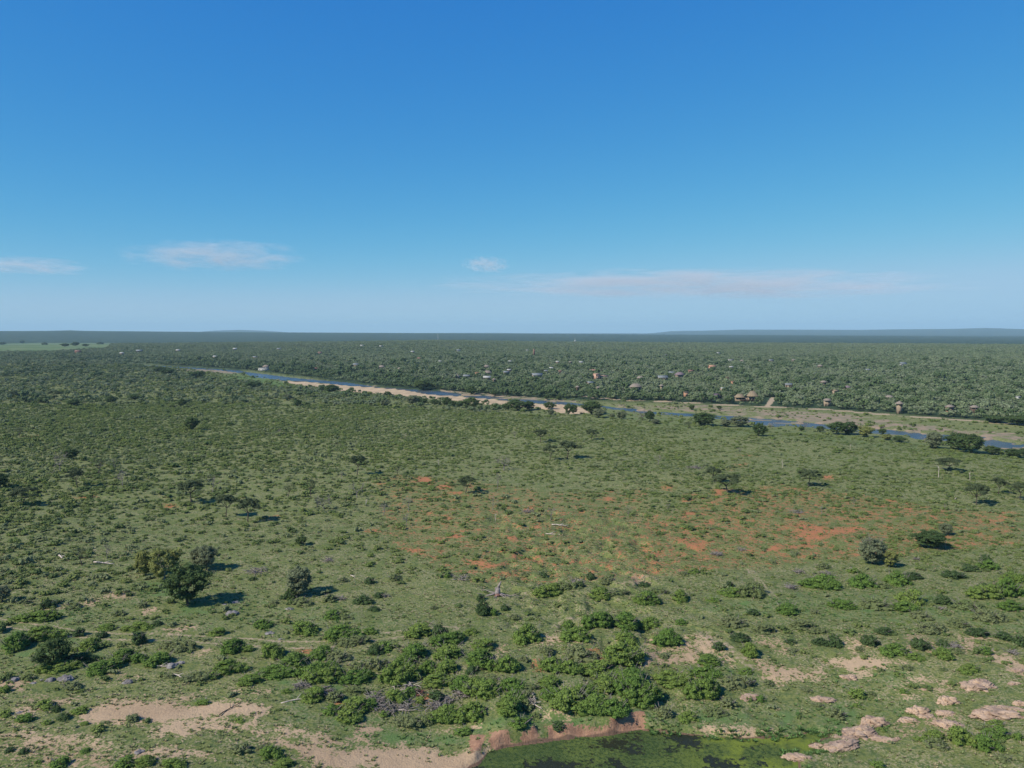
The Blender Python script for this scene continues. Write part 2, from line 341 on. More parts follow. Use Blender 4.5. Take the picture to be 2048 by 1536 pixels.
# ------------------------------------------------------------------ node helpers
class NT:
    def __init__(s, name):
        s.m = bpy.data.materials.new(name); s.m.use_nodes = True
        s.t = s.m.node_tree; s.n = s.t.nodes; s.l = s.t.links
        s.bsdf = s.n['Principled BSDF']; s.out = s.n['Material Output']
    def link(s, a, b): s.l.new(a, b)
    def coord(s, kind='Object'): return s.n.new('ShaderNodeTexCoord').outputs[kind]
    def pos(s): return s.n.new('ShaderNodeNewGeometry').outputs['Position']
    def attr(s, name, typ='GEOMETRY'):
        a = s.n.new('ShaderNodeAttribute'); a.attribute_name = name; a.attribute_type = typ
        return a.outputs['Fac']
    def noise(s, vec, scale, detail=3, rough=.55, dist=0):
        n = s.n.new('ShaderNodeTexNoise'); n.inputs['Scale'].default_value = scale
        n.inputs['Detail'].default_value = detail; n.inputs['Roughness'].default_value = rough
        n.inputs['Distortion'].default_value = dist
        s.link(vec, n.inputs['Vector']); return n.outputs['Fac']
    def vor(s, vec, scale, out='Distance'):
        n = s.n.new('ShaderNodeTexVoronoi'); n.inputs['Scale'].default_value = scale
        s.link(vec, n.inputs['Vector']); return n.outputs[out]
    def math(s, op, a, b=None, clamp=False):
        n = s.n.new('ShaderNodeMath'); n.operation = op; n.use_clamp = clamp
        for i, v in enumerate((a, b)):
            if v is None: continue
            if hasattr(v, 'links') or hasattr(v, 'is_linked'): s.link(v, n.inputs[i])
            else: n.inputs[i].default_value = v
        return n.outputs[0]
    def ss(s, v, a, b, lo=0.0, hi=1.0):
        n = s.n.new('ShaderNodeMapRange'); n.interpolation_type = 'SMOOTHSTEP'
        s.link(v, n.inputs[0]); n.inputs[1].default_value = a; n.inputs[2].default_value = b
        n.inputs[3].default_value = lo; n.inputs[4].default_value = hi
        return n.outputs[0]
    def mix(s, f, a, b, mode='MIX'):
        n = s.n.new('ShaderNodeMix'); n.data_type = 'RGBA'; n.blend_type = mode
        for i, v in ((0, f), (6, a), (7, b)):
            if hasattr(v, 'is_linked'): s.link(v, n.inputs[i])
            elif i == 0: n.inputs[0].default_value = v
            else: n.inputs[i].default_value = (*v, 1)
        return n.outputs[2]
    def bump(s, h, strength, distn):
        n = s.n.new('ShaderNodeBump'); n.inputs['Strength'].default_value = strength; n.inputs['Distance'].default_value = distn
        s.link(h, n.inputs['Height']); s.link(n.outputs[0], s.bsdf.inputs['Normal']); return n
    def base(s, c):
        if hasattr(c, 'is_linked'): s.link(c, s.bsdf.inputs['Base Color'])
        else: s.bsdf.inputs['Base Color'].default_value = (*c, 1)
    def rough(s, r, spec=0.2):
        s.bsdf.inputs['Roughness'].default_value = r; s.bsdf.inputs['Specular IOR Level'].default_value = spec

def plain(name, c, c2=None, scale=1.0, rough=.85, spec=.2):
    t = NT(name)
    v = t.coord()
    t.base(t.mix(t.ss(t.noise(v, scale, 4), .3, .7), c, c2 or tuple(k * .7 for k in c)))
    t.rough(rough, spec)
    return t.m

def foliage(name, a, b, hue=None, scale=.35):
    """leaf colour: varies per plant, per clump and per leaf"""
    t = NT(name)
    info = t.n.new('ShaderNodeObjectInfo').outputs['Random']
    v = t.coord()
    base = t.mix(t.ss(info, 0, 1), a, b)
    n = t.noise(t.pos(), scale, 3)
    col = t.mix(t.ss(n, .3, .7), base, t.mix(0.5, base, hue or b))
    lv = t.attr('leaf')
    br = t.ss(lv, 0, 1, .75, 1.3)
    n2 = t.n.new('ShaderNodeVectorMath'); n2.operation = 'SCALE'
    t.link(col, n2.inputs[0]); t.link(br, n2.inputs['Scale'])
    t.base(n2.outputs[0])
    t.rough(.75, .12)
    tr = t.n.new('ShaderNodeBsdfTranslucent'); t.link(n2.outputs[0], tr.inputs[0])
    mx = t.n.new('ShaderNodeMixShader'); mx.inputs[0].default_value = .22
    t.link(t.bsdf.outputs[0], mx.inputs[1]); t.link(tr.outputs[0], mx.inputs[2]); t.link(mx.outputs[0], t.out.inputs[0])
    return t.m

M = {}
M['bush'] = foliage('bush_leaves', (.100, .172, .036), (.165, .222, .052), (.105, .180, .036))
M['bushdark'] = foliage('dark_bush_leaves', (.050, .086, .030), (.068, .108, .038))
M['busholive'] = foliage('olive_bush_leaves', (.130, .170, .060), (.155, .180, .080))
M['shrub'] = foliage('shrub_leaves', (.135, .190, .045), (.180, .220, .066), (.160, .195, .078))
M['shrubgrey'] = foliage('grey_shrub_leaves', (.195, .225, .110), (.170, .205, .095))
M['shrubdark'] = foliage('dark_shrub_leaves', (.090, .132, .040), (.125, .168, .056))
M['acacia'] = foliage('acacia_leaves', (.060, .080, .038), (.080, .105, .048))
M['tree'] = foliage('tree_leaves', (.052, .088, .030), (.078, .115, .038))
M['yellowtree'] = foliage('yellow_green_leaves', (.200, .215, .068), (.175, .195, .060))
M['greytree'] = foliage('grey_green_leaves', (.135, .160, .090), (.155, .178, .100))
M['forest'] = foliage('forest_leaves', (.135, .178, .088), (.180, .218, .120), (.155, .192, .105), scale=.02)
M['forestdark'] = foliage('riverine_leaves', (.078, .120, .052), (.105, .150, .066), scale=.02)
M['forestgrey'] = foliage('pale_forest_leaves', (.190, .220, .142), (.160, .195, .115), scale=.02)
M['bark'] = plain('bark', (.10, .080, .062), (.055, .045, .038), 3)
M['palebark'] = plain('pale_bark', (.32, .29, .25), (.18, .16, .14), 2)
M['deadwood'] = plain('dead_wood', (.26, .225, .215), (.15, .125, .12), 2)
M['bleached'] = plain('bleached_wood', (.50, .44, .38), (.30, .25, .22), 2)
M['redwood'] = plain('broken_red_wood', (.20, .09, .07), (.12, .07, .055), 2)
M['pile'] = plain('grey_brushwood', (.23, .205, .19), (.13, .115, .105), 1)
t = NT('pink_granite')
v = t.pos()
c = t.mix(t.ss(t.noise(v, .5, 5), .35, .65), (.41, .295, .215), (.28, .195, .145))
c = t.mix(t.ss(t.noise(v, 2.2, 4), .56, .70), c, (.13, .095, .085))
c = t.mix(t.ss(t.noise(v, .9, 4, .6, 1.), .60, .72), c, (.11, .13, .06))
t.base(c); t.rough(.9); t.bump(t.noise(v, 3, 6, .65), .8, .25)
M['rock'] = t.m
t = NT('grey_rock')
v = t.pos()
c = t.mix(t.ss(t.noise(v, 1.1, 5), .35, .65), (.23, .215, .21), (.12, .11, .115))
t.base(c); t.rough(.9); t.bump(t.noise(v, 3, 6, .65), .8, .25)
M['greyrock'] = t.m

# ------------------------------------------------------------------ ground material
t = NT('savanna_ground')
P = t.pos()
n_big = t.noise(P, .012, 3)
n_mid = t.noise(P, .055, 4)
n_m2 = t.noise(P, .22, 4, .6)
n_s = t.noise(P, .9, 5, .65)
n_xs = t.noise(P, 2.6, 5, .7)
g1 = t.mix(t.ss(n_mid, .35, .65), (.122, .147, .042), (.158, .172, .056))
g1 = t.mix(t.ss(n_big, .35, .65), g1, (.112, .140, .040))
g1 = t.mix(t.ss(n_s, .43, .60, 0, .85), g1, (.066, .100, .034))
g1 = t.mix(t.ss(n_xs, .36, .46, .75, 0), g1, (.055, .085, .032))                 # darker tufts
strawf = t.math('ADD', t.ss(n_xs, .49, .57, 0, 1), 0)
strawf = t.math('MULTIPLY', strawf, t.ss(n_m2, .38, .58, .2, 1))
g1 = t.mix(strawf, g1, (.260, .225, .135))
far = t.attr('far')
forest_c = t.mix(t.ss(t.noise(P, .030, 4, .7), .35, .65), (.034, .056, .026), (.018, .034, .016))  # darkened albedo: canopy self-shadowing put into the far ground colour
g1 = t.mix(far, g1, forest_c)
lush = t.ss(t.math('ADD', t.attr('lush'), t.math('MULTIPLY', t.math('SUBTRACT', n_m2, .5), 2.2)), .35, 1.0)
g1 = t.mix(lush, g1, t.mix(t.ss(n_s, .35, .65), (.078, .135, .040), (.100, .155, .054)))
farm = t.ss(t.attr('farm'), .3, .6)
g1 = t.mix(farm, g1, t.mix(t.ss(t.noise(P, .006, 2), .45, .55), (.080, .128, .052), (.115, .150, .070)))
def patch(name, amp, n, lo=.44, hi=.56):
    a = t.attr(name)
    v = t.math('ADD', a, t.math('MULTIPLY', t.math('SUBTRACT', n, .5), amp))
    return t.math('MULTIPLY', t.ss(v, lo, hi), t.ss(a, .02, .2))
nn = t.math('ADD', t.math('MULTIPLY', n_m2, .45), t.math('MULTIPLY', n_s, .55))
nn2 = t.math('ADD', t.math('MULTIPLY', nn, .6), t.math('MULTIPLY', n_xs, .4))
sandc = t.mix(t.ss(n_xs, .3, .7), (.365, .262, .170), (.285, .200, .128))
sandc = t.mix(t.ss(n_mid, .4, .6), sandc, (.395, .285, .185))
g1 = t.mix(patch('sand', 4.2, nn2, .42, .58), g1, sandc)
redc = t.mix(t.ss(n_s, .3, .7), (.36, .145, .066), (.30, .135, .070))
g1 = t.mix(patch('red', 4.0, nn2, .47, .64), g1, redc)
floodc = t.mix(t.ss(t.noise(P, .12, 4, .7), .35, .65), (.27, .20, .145), (.17, .155, .10))
g1 = t.mix(patch('flood', 1.9, t.noise(P, .09, 5, .7), .46, .58), g1, floodc)
g1 = t.mix(patch('bar', 2.6, t.noise(P, .05, 4, .6), .42, .55), g1, t.mix(t.ss(t.noise(P, .10, 4, .65), .4, .62), (.45, .335, .215), (.34, .255, .165)))
roadf = t.ss(t.math('ADD', t.attr('road'), t.math('MULTIPLY', t.math('SUBTRACT', n_s, .5), 1.6)), .35, .8)
g1 = t.mix(roadf, g1, (.33, .255, .175))
bankc = t.mix(t.ss(n_s, .3, .7), (.34, .200, .130), (.22, .120, .080))
g1 = t.mix(patch('bank', 3.0, nn2, .30, .45), g1, bankc)
mudc = t.mix(n_s, (.10, .065, .045), (.16, .10, .07))
g1 = t.mix(t.ss(t.attr('mud'), .4, .7), g1, mudc)
t.base(g1); t.rough(.95, .1)
hb = t.math('ADD', t.math('MULTIPLY', n_s, .6), t.math('MULTIPLY', n_xs, .4))
t.bump(hb, .9, .45)
M['ground'] = t.m

# water
t = NT('river_water')
P = t.pos()
t.base(t.mix(t.ss(t.noise(P, .05, 3), .4, .6), (.040, .062, .085), (.070, .080, .080))); t.rough(.25, .32)
t.bump(t.noise(P, .9, 4, .7), 1.0, .9)
M['water'] = t.m
t = NT('pond_water')
P = t.pos()
alg = t.math('ADD', t.math('MULTIPLY', t.noise(P, .16, 4, .6), .65), t.math('MULTIPLY', t.noise(P, 1.3, 4, .65), .35))
sx = t.n.new('ShaderNodeSeparateXYZ'); t.link(P, sx.inputs[0])
alg = t.math('ADD', alg, t.ss(sx.outputs[0], 18, 52, 0, .10))
f = t.ss(alg, .435, .485)
green = t.mix(t.ss(t.noise(P, .12, 2), .4, .6), (.090, .120, .032), (.060, .088, .028))
green = t.mix(t.ss(t.noise(P, 1.8, 4, .7), .45, .6), green, (.035, .06, .02))
green = t.mix(t.math('MULTIPLY', t.ss(sx.outputs[0], 22, 34), t.ss(t.noise(P, .25, 3), .40, .58)), green, (.135, .170, .030))
t.base(t.mix(f, (.020, .024, .014), green))
mm = t.n.new('ShaderNodeMapRange'); t.link(f, mm.inputs[0]); mm.inputs[3].default_value = .22; mm.inputs[4].default_value = .9
t.link(mm.outputs[0], t.bsdf.inputs['Roughness'])
t.bsdf.inputs['Specular IOR Level'].default_value = .06
t.bump(t.math('MULTIPLY', t.noise(P, 3.0, 4, .7), f), .8, .3)
M['pond'] = t.m

# ------------------------------------------------------------------ mesh helpers
def mesh_np(name, V, Q=None, T=None, mats=(), mi=None, leaf=None, smooth=False):
    me = bpy.data.meshes.new(name)
    V = np.asarray(V, np.float32)
    Q = np.zeros((0, 4), np.int32) if Q is None else np.asarray(Q, np.int32)
    T = np.zeros((0, 3), np.int32) if T is None else np.asarray(T, np.int32)
    me.vertices.add(len(V)); me.vertices.foreach_set('co', V.ravel())
    loops = np.concatenate([Q.ravel(), T.ravel()])
    me.loops.add(len(loops)); me.loops.foreach_set('vertex_index', loops)
    starts = np.concatenate([np.arange(len(Q)) * 4, len(Q) * 4 + np.arange(len(T)) * 3]).astype(np.int32)
    me.polygons.add(len(starts)); me.polygons.foreach_set('loop_start', starts)
    if mi is not None: me.polygons.foreach_set('material_index', np.asarray(mi, np.int32))
    if smooth: me.polygons.foreach_set('use_smooth', np.ones(len(starts), bool))
    for m_ in mats: me.materials.append(m_)
    if leaf is not None:
        a = me.attributes.new('leaf', 'FLOAT', 'POINT'); a.data.foreach_set('value', np.asarray(leaf, np.float32))
    me.update(calc_edges=True); me.validate()
    return me

class Acc:
    """collects quads / triangles of one mesh"""
    def __init__(s): s.V = []; s.Q = []; s.T = []; s.L = []; s.n = 0; s.qm = []; s.tm = []
    def add(s, V, Q=None, T=None, leaf=.5, m=0):
        V = np.asarray(V, float).reshape(-1, 3)
        if Q is not None and len(Q):
            Q = np.asarray(Q) + s.n; s.Q.append(Q); s.qm.append(np.full(len(Q), m))
        if T is not None and len(T):
            T = np.asarray(T) + s.n; s.T.append(T); s.tm.append(np.full(len(T), m))
        s.V.append(V); s.L.append(np.broadcast_to(leaf, (len(V),)).astype(float)); s.n += len(V)
    def mesh(s, name, mats, smooth=False):
        Q = np.concatenate(s.Q) if s.Q else None; T = np.concatenate(s.T) if s.T else None
        mi = np.concatenate([np.zeros(0)] + s.qm + s.tm)
        return mesh_np(name, np.concatenate(s.V), Q, T, mats, mi, np.concatenate(s.L), smooth)
    def box(s, x0, x1, y0, y1, z0, z1, m=0):
        V = [(x, y, z) for z in (z0, z1) for y in (y0, y1) for x in (x0, x1)]
        s.add(V, [(0, 2, 3, 1), (4, 5, 7, 6), (0, 1, 5, 4), (2, 6, 7, 3), (0, 4, 6, 2), (1, 3, 7, 5)], m=m)
    def tube(s, pts, rad, k=5, m=0):
        pts = np.asarray(pts, float); n = len(pts)
        rad = np.broadcast_to(rad, (n,))
        tg = np.gradient(pts, axis=0); tg /= np.linalg.norm(tg, axis=1)[:, None] + 1e-9
        ref = np.array([0.31, 0.17, 0.93]) if abs(tg[:, 2]).mean() < .8 else np.array([.93, .2, .1])
        a = np.cross(tg, ref); a /= np.linalg.norm(a, axis=1)[:, None] + 1e-9
        b = np.cross(tg, a)
        ang = np.arange(k) / k * 2 * math.pi
        V = pts[:, None] + rad[:, None, None] * (a[:, None] * np.cos(ang)[None, :, None] + b[:, None] * np.sin(ang)[None, :, None])
        Q = []
        for i in range(n - 1):
            for j in range(k):
                Q.append((i * k + j, i * k + (j + 1) % k, (i + 1) * k + (j + 1) % k, (i + 1) * k + j))
        T = [(0, (j + 1) % k, j) for j in range(1, k - 1)] + [((n - 1) * k, (n - 1) * k + j, (n - 1) * k + (j + 1) % k) for j in range(1, k - 1)]
        s.add(V.reshape(-1, 3), Q, T, m=m)

def ico():
    p = (1 + 5 ** .5) / 2
    V = np.array([(-1, p, 0), (1, p, 0), (-1, -p, 0), (1, -p, 0), (0, -1, p), (0, 1, p), (0, -1, -p), (0, 1, -p), (p, 0, -1), (p, 0, 1), (-p, 0, -1), (-p, 0, 1)], float)
    V /= np.linalg.norm(V[0])
    F = [(0, 11, 5), (0, 5, 1), (0, 1, 7), (0, 7, 10), (0, 10, 11), (1, 5, 9), (5, 11, 4), (11, 10, 2), (10, 7, 6), (7, 1, 8), (3, 9, 4), (3, 4, 2), (3, 2, 6), (3, 6, 8), (3, 8, 9), (4, 9, 5), (2, 4, 11), (6, 2, 10), (8, 6, 7), (9, 8, 1)]
    return V, F
def subdiv(V, F):
    V = [tuple(v) for v in V]; c = {}; N = []
    def mid(a, b):
        k = (min(a, b), max(a, b))
        if k not in c:
            m = np.array(V[a]) + np.array(V[b]); m /= np.linalg.norm(m); c[k] = len(V); V.append(tuple(m))
        return c[k]
    for a, b, d in F:
        x, y, z = mid(a, b), mid(b, d), mid(d, a)
        N += [(a, x, z), (b, y, x), (d, z, y), (x, y, z)]
    return np.array(V), N
I0 = ico(); I1 = subdiv(*I0); I2 = subdiv(*I1); I3 = subdiv(*I2); I4 = subdiv(*I3)

def leaves(acc, rng, C, N, size, m=0, tone=None, up=.35):
    """leaf-clump quads at centres C facing roughly N"""
    k = len(C)
    n = N + rng.normal(0, .55, (k, 3)); n[:, 2] += up
    n /= np.linalg.norm(n, axis=1)[:, None]
    r = rng.normal(0, 1, (k, 3))
    a = np.cross(n, r); a /= np.linalg.norm(a, axis=1)[:, None]
    b = np.cross(n, a)
    s = size * rng.uniform(.6, 1.35, k)[:, None]
    V = np.stack([C - a * s * .5, C + b * s * .33 , C + a * s * .5, C - b * s * .33 + n * s * .12], 1)
    Q = np.arange(4 * k).reshape(k, 4)
    lf = rng.uniform(0, 1, k) if tone is None else np.clip(tone + rng.uniform(-.35, .35, k), 0, 1)
    acc.add(V.reshape(-1, 3), Q, leaf=np.repeat(lf, 4), m=m)

def clump(acc, rng, c, r, nleaf, size, m=0, core=.72, flat=1.0, tone=None, low=-.35):
    """one foliage clump: core with shade painted in as a darker tone, plus leaves spread through its shell"""
    if tone is None: tone = rng.uniform(.25, .75)
    d = rng.normal(0, 1, (nleaf, 3)); d /= np.linalg.norm(d, axis=1)[:, None]
    d = d[d[:, 2] > low]
    rr = r * rng.uniform(.72, 1.12, len(d))[:, None]
    sc = np.array([1, 1, flat])
    leaves(acc, rng, np.array(c) + d * rr * sc, d, size, m, tone)
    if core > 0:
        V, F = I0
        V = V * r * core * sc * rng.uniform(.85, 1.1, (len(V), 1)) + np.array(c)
        acc.add(V, T=F, leaf=tone * .6, m=m)  # core tone lowered: shade inside the clump painted into leaf colour

def bush_mesh(name, mat, rng, W, D, H, leafs=.30, cr=.62, dens=1.0, lean=0, sticks=True):
    """a many-lobed bush W x D wide and H tall, origin at its base"""
    acc = Acc()
    nl = max(2, int(W / H * 1.5))
    lobes = []
    for i in range(nl):
        a = rng.uniform(0, 6.28); q = math.sqrt(rng.uniform(0, 1)) * .62
        s = rng.uniform(.55, 1.0) * (1 - .25 * q)
        lobes.append((math.cos(a) * q * W / 2, math.sin(a) * q * D / 2, H * s))
    lobes.append((0, 0, H * .95))
    pts = []
    for lx, ly, lh in lobes:
        rx = max(lh * .62, W * .20)
        k = int(14 * rx * rx / (cr * cr) * .22 * dens) + 5
        d = rng.normal(0, 1, (k, 3)); d[:, 2] = np.abs(d[:, 2]) * 1.0; d /= np.linalg.norm(d, axis=1)[:, None]
        p = np.array([lx, ly, lh * .12]) + d * np.array([rx, rx, lh * .80]) * rng.uniform(.80, 1.05, (k, 1))
        pts.append(p)
    pts = np.concatenate(pts)
    keep = np.ones(len(pts), bool)
    for lx, ly, lh in lobes:
        rx = max(lh * .62, W * .20)
        q = ((pts[:, 0] - lx) / rx) ** 2 + ((pts[:, 1] - ly) / rx) ** 2 + ((pts[:, 2] - lh * .12) / (lh * .8)) ** 2
        keep &= q > .50
    for p in pts[keep]:
        r = cr * rng.uniform(.65, 1.25)
        clump(acc, rng, p, r, int(26 * dens * (r / leafs) ** 2 * .32) + 8, leafs, 0, .7, .85)
    for lx, ly, lh in lobes:                              # inner mass of twigs and leaves, interior shade painted as a darker tone
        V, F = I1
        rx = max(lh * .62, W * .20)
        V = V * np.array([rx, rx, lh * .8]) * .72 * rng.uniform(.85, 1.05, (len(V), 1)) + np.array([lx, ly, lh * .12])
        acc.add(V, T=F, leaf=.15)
    for i in range(int(6 + W)):                           # bare twigs poking out
        a = rng.uniform(0, 6.28); q = rng.uniform(.2, .5) * W
        p0 = np.array([math.cos(a) * q * .6, math.sin(a) * q * .6, H * .45]); d = np.array([math.cos(a), math.sin(a), rng.uniform(.5, 1.8)]); d /= np.linalg.norm(d)
        l = H * rng.uniform(.4, .7)
        acc.tube([p0, p0 + d * l * .5, p0 + d * l + rng.normal(0, .12, 3)], [.05, .035, .015], 3, m=1)
    return acc.mesh(name, [mat, M['deadwood']])

def branch_rec(acc, rng, p, d, L, r, lev, tips, spread=.7, up=.12, k=5, rmin=.03, seg=4, gnarl=.22):
    pts = [np.array(p)]; dd = np.array(d)
    for i in range(seg):
        dd = dd + rng.normal(0, gnarl, 3); dd[2] += up * .3
        dd /= np.linalg.norm(dd)
        pts.append(pts[-1] + dd * L / seg)
    r1 = max(r * .55, rmin * .7)
    acc.tube(pts, np.linspace(r, r1, len(pts)), k)
    if lev <= 0:
        tips.append(pts[-1]); return
    for c in range(rng.integers(2, 4) if lev > 1 else 3):
        nd = dd + rng.normal(0, spread, 3); nd[2] += up
        nd /= np.linalg.norm(nd)
        q = pts[-1] if c < 2 else pts[rng.integers(2, seg)]
        branch_rec(acc, rng, q, nd, L * rng.uniform(.58, .85), max(r1 * .8, rmin), lev - 1, tips, spread, up, max(3, k - 1), rmin, max(3, seg - 1), gnarl)

def tree_meshes(kind, seed):
    """returns trunk mesh and crown mesh (or None); nominal 8 m tall"""
    rng = np.random.default_rng(seed)
    tr = Acc(); cr = Acc(); tips = []
    if kind == 'umbrella':
        branch_rec(tr, rng, (0, 0, -.2), (rng.normal(0, .12), 0, 1), 3.6, .24, 0, [], k=7, seg=5, gnarl=.09)
        top = np.array([tr.V[-1][-1][0], tr.V[-1][-1][1], 3.2])
        base = tr.V[0][-7:].mean(0) - np.array([0, 0, .1])
        for i in range(6):
            a = i * 1.05 + rng.uniform(-.3, .3)
            branch_rec(tr, rng, base, np.array([math.cos(a), math.sin(a), .75]), 2.3, .13, 2, tips, .42, .18, rmin=.045)
        tips = [q for q in tips if q[2] > 4.2]
        for q in tips:
            c = np.array([q[0], q[1], np.clip(q[2], 5.0, 7.4)])
            clump(cr, rng, c, rng.uniform(.65, 1.15), 90, .34, core=.62, flat=.55)
        for i in range(16):
            a = rng.uniform(0, 6.28); q = math.sqrt(rng.uniform(0, 1)) * 3.0
            clump(cr, rng, base * [1, 1, 0] + [math.cos(a) * q, math.sin(a) * q, 7.1 - q * q * .11 + rng.uniform(-.4, .3)], rng.uniform(.7, 1.2), 90, .34, core=.65, flat=.55)
        return tr.mesh('trunk', [M['bark']]), cr.mesh('crown', [M['acacia']])
    if kind in ('round', 'sparse', 'yellow', 'grey'):
        branch_rec(tr, rng, (0, 0, -.2), (rng.normal(0, .1), 0, 1), 2.6, .25, 0, [], k=7, seg=5, gnarl=.08)
        base = tr.V[0][-7:].mean(0)
        for i in range(6):
            a = i * 1.05 + rng.uniform(-.4, .4)
            branch_rec(tr, rng, base, np.array([math.cos(a) * .8, math.sin(a) * .8, 1.]), 2.2, .13, 2, tips, .5, .2, rmin=.04)
        for q in tips:
            if kind == 'sparse' and rng.uniform() < .35: continue
            clump(cr, rng, np.clip(q, -9, 7.4), rng.uniform(.55, .95), 34 if kind == 'sparse' else 70, .30, core=0 if kind == 'sparse' else .55, flat=.75)
        if kind != 'sparse':
            for i in range(74):
                d = rng.normal(0, 1, 3); d /= np.linalg.norm(d); d[2] = max(d[2], -.9)
                clump(cr, rng, np.array([base[0], base[1], 4.1]) + d * np.array([2.9, 2.9, 3.3]) * rng.uniform(.7, 1), rng.uniform(.6, 1.1), 70, .30, core=.65, flat=.8)
        mt = {'round': 'tree', 'sparse': 'acacia', 'yellow': 'yellowtree', 'grey': 'greytree'}[kind]
        return tr.mesh('trunk', [M['palebark' if kind in ('yellow',) else 'bark']]), cr.mesh('crown', [M[mt]])
    if kind in ('bare', 'twiggy'):
        branch_rec(tr, rng, (0, 0, -.2), (rng.normal(0, .15), 0, 1), 2.6, .24, 0, [], k=6, seg=4, gnarl=.1)
        base = tr.V[0][-6:].mean(0)
        br = Acc()
        n = 4 if kind == 'bare' else 7
        for i in range(n):
            a = i * 6.28 / n + rng.uniform(-.4, .4)
            branch_rec(br, rng, base - [0, 0, .1], np.array([math.cos(a) * .75, math.sin(a) * .75, 1.]), 2.3, .12, 3, tips, .5, .12, rmin=.045 if kind == 'bare' else .04, gnarl=.28)
        mt = M['deadwood'] if kind == 'bare' else M['pile']
        return tr.mesh('trunk', [mt]), br.mesh('branches', [mt])
    if kind == 'snag':
        branch_rec(tr, rng, (0, 0, -.2), (rng.normal(0, .12), 0, 1), 6.5, .30, 0, [], k=6, seg=5, gnarl=.07)
        br = Acc()
        for z, a in ((3.2, .5), (4.4, 3.4), (5.3, 1.9)):
            branch_rec(br, rng, (0, 0, z), (math.cos(a), math.sin(a), .8), 1.6, .12, 1, tips, .5, .1, rmin=.05)
        return tr.mesh('trunk', [M['bleached']]), br.mesh('branches', [M['bleached']])

def tag(o, label=None, cat=None, group=None, kind=None):
    if label: o['label'] = label
    if cat: o['category'] = cat
    if group: o['group'] = group
    if kind: o['kind'] = kind
    return o

def obj(name, me, parent=None, loc=None, rz=0, sc=None):
    o = bpy.data.objects.new(name, me); COL.objects.link(o)
    if parent: o.parent = parent
    if loc is not None: o.location = loc
    o.rotation_euler = (0, 0, rz)
    if sc is not None: o.scale = sc
    return o

# ------------------------------------------------------------------ landmarks used in labels
_o = ['first', 'second', 'third', 'fourth', 'fifth', 'sixth', 'seventh', 'eighth', 'ninth']
_t = {20: ('twentieth', 'twenty'), 30: ('thirtieth', 'thirty'), 40: ('fortieth', 'forty'), 50: ('fiftieth', 'fifty'), 60: ('sixtieth', 'sixty'), 70: ('seventieth', 'seventy'), 80: ('eightieth', 'eighty')}
RANK = ['nearest', 'second nearest', 'third nearest', 'fourth nearest', 'fifth nearest', 'sixth nearest', 'seventh nearest', 'eighth nearest', 'ninth nearest', 'tenth nearest',
        'eleventh nearest', 'twelfth nearest', 'thirteenth nearest', 'fourteenth nearest', 'fifteenth nearest', 'sixteenth nearest', 'seventeenth nearest', 'eighteenth nearest', 'nineteenth nearest']
for _k in sorted(_t): RANK += [_t[_k][0] + ' nearest'] + [_t[_k][1] + '-' + q_ + ' nearest' for q_ in _o]
def label_all(items, marks, yscale=2.2):
    """items: (object, look, px, py). Adds a place phrase that no other item of the list has."""
    buckets = {}
    for it in items:
        o, look, px, py = it
        best = min(marks, key=lambda m: ((m[1] - px) ** 2 + ((m[2] - py) * yscale) ** 2))
        dx = px - best[1]; dy = (py - best[2]) * yscale
        if abs(dx) >= abs(dy): w_ = 'right of' if dx > 0 else 'left of'
        else: w_ = 'in front of' if dy > 0 else 'behind'
        buckets.setdefault((best[0], w_, look), []).append((math.hypot(dx, dy), o, look))
    for (nm, w_, look), L in buckets.items():
        L.sort(key=lambda q: q[0])
        for i, (_, o, lk) in enumerate(L):
            if len(L) == 1: o['label'] = f'{lk} {w_} {nm}'
            else: o['label'] = f'{lk}, {RANK[min(i, len(RANK) - 1)]} {w_} {nm}'

# ------------------------------------------------------------------ ground sheet
r = [14.0]
while r[-1] < 3000:
    step = max(.30, r[-1] ** 2 / (CAMH * 788) * 1.0)
    if r[-1] < 85: step = 1.5
    r.append(r[-1] + min(step, 22))
r = np.array(r)
r = np.concatenate([r, np.linspace(3030, 3900, 30), np.linspace(3950, 9300, 90), np.linspace(9400, 30000, 110)])
th = np.concatenate([np.linspace(-62, -40, 60)[:-1], np.linspace(-40, 40, 860), np.linspace(40, 62, 60)[1:]])
th = np.radians(th)
RR, TH = np.meshgrid(r, th, indexing='ij')
GX = (RR * np.sin(TH)).ravel(); GY = (RR * np.cos(TH)).ravel()
GZ = height(GX, GY)
nr, nt = RR.shape
ii = np.arange((nr - 1) * nt).reshape(nr - 1, nt)[:, :-1].ravel()
Q = np.stack([ii, ii + 1, ii + nt + 1, ii + nt], 1)[:, ::-1]
me = mesh_np('ground', np.stack([GX, GY, GZ], 1), Q, mats=[M['ground']], smooth=True)
GD = np.hypot(GX, GY); GU = uof(GX, GY); GP = pyof(GX, GY)
road_u = [-1500, 200, 300, 500, 620, 760, 880, 1000, 1120, 1250, 1400, 1530, 1680, 1800, 2048, 2700, 3500]
road_p = [722, 724, 727, 739, 752, 769, 780, 788, 793, 799, 805, 811, 819, 829, 846, 885, 930]
edge_u = [-1500, 0, 200, 400, 520, 700, 850, 950, 1200, 1400, 1550, 1700, 1850, 1950, 2048, 2600, 3500]
edge_p = [822, 815, 812, 806, 812, 812, 816, 822, 838, 853, 864, 874, 888, 902, 915, 965, 1030]
farmask = sstep(-4, 2, np.interp(GU, road_u, road_p) - GP)
def setattr_(name, v):
    a = me.attributes.new(name, 'FLOAT', 'POINT'); a.data.foreach_set('value', v.astype(np.float32))
farmv = mask_eval(FARM, GX, GY)
setattr_('far', np.clip(farmask, 0, 1) * (1 - np.clip(farmv * 2, 0, 1)))
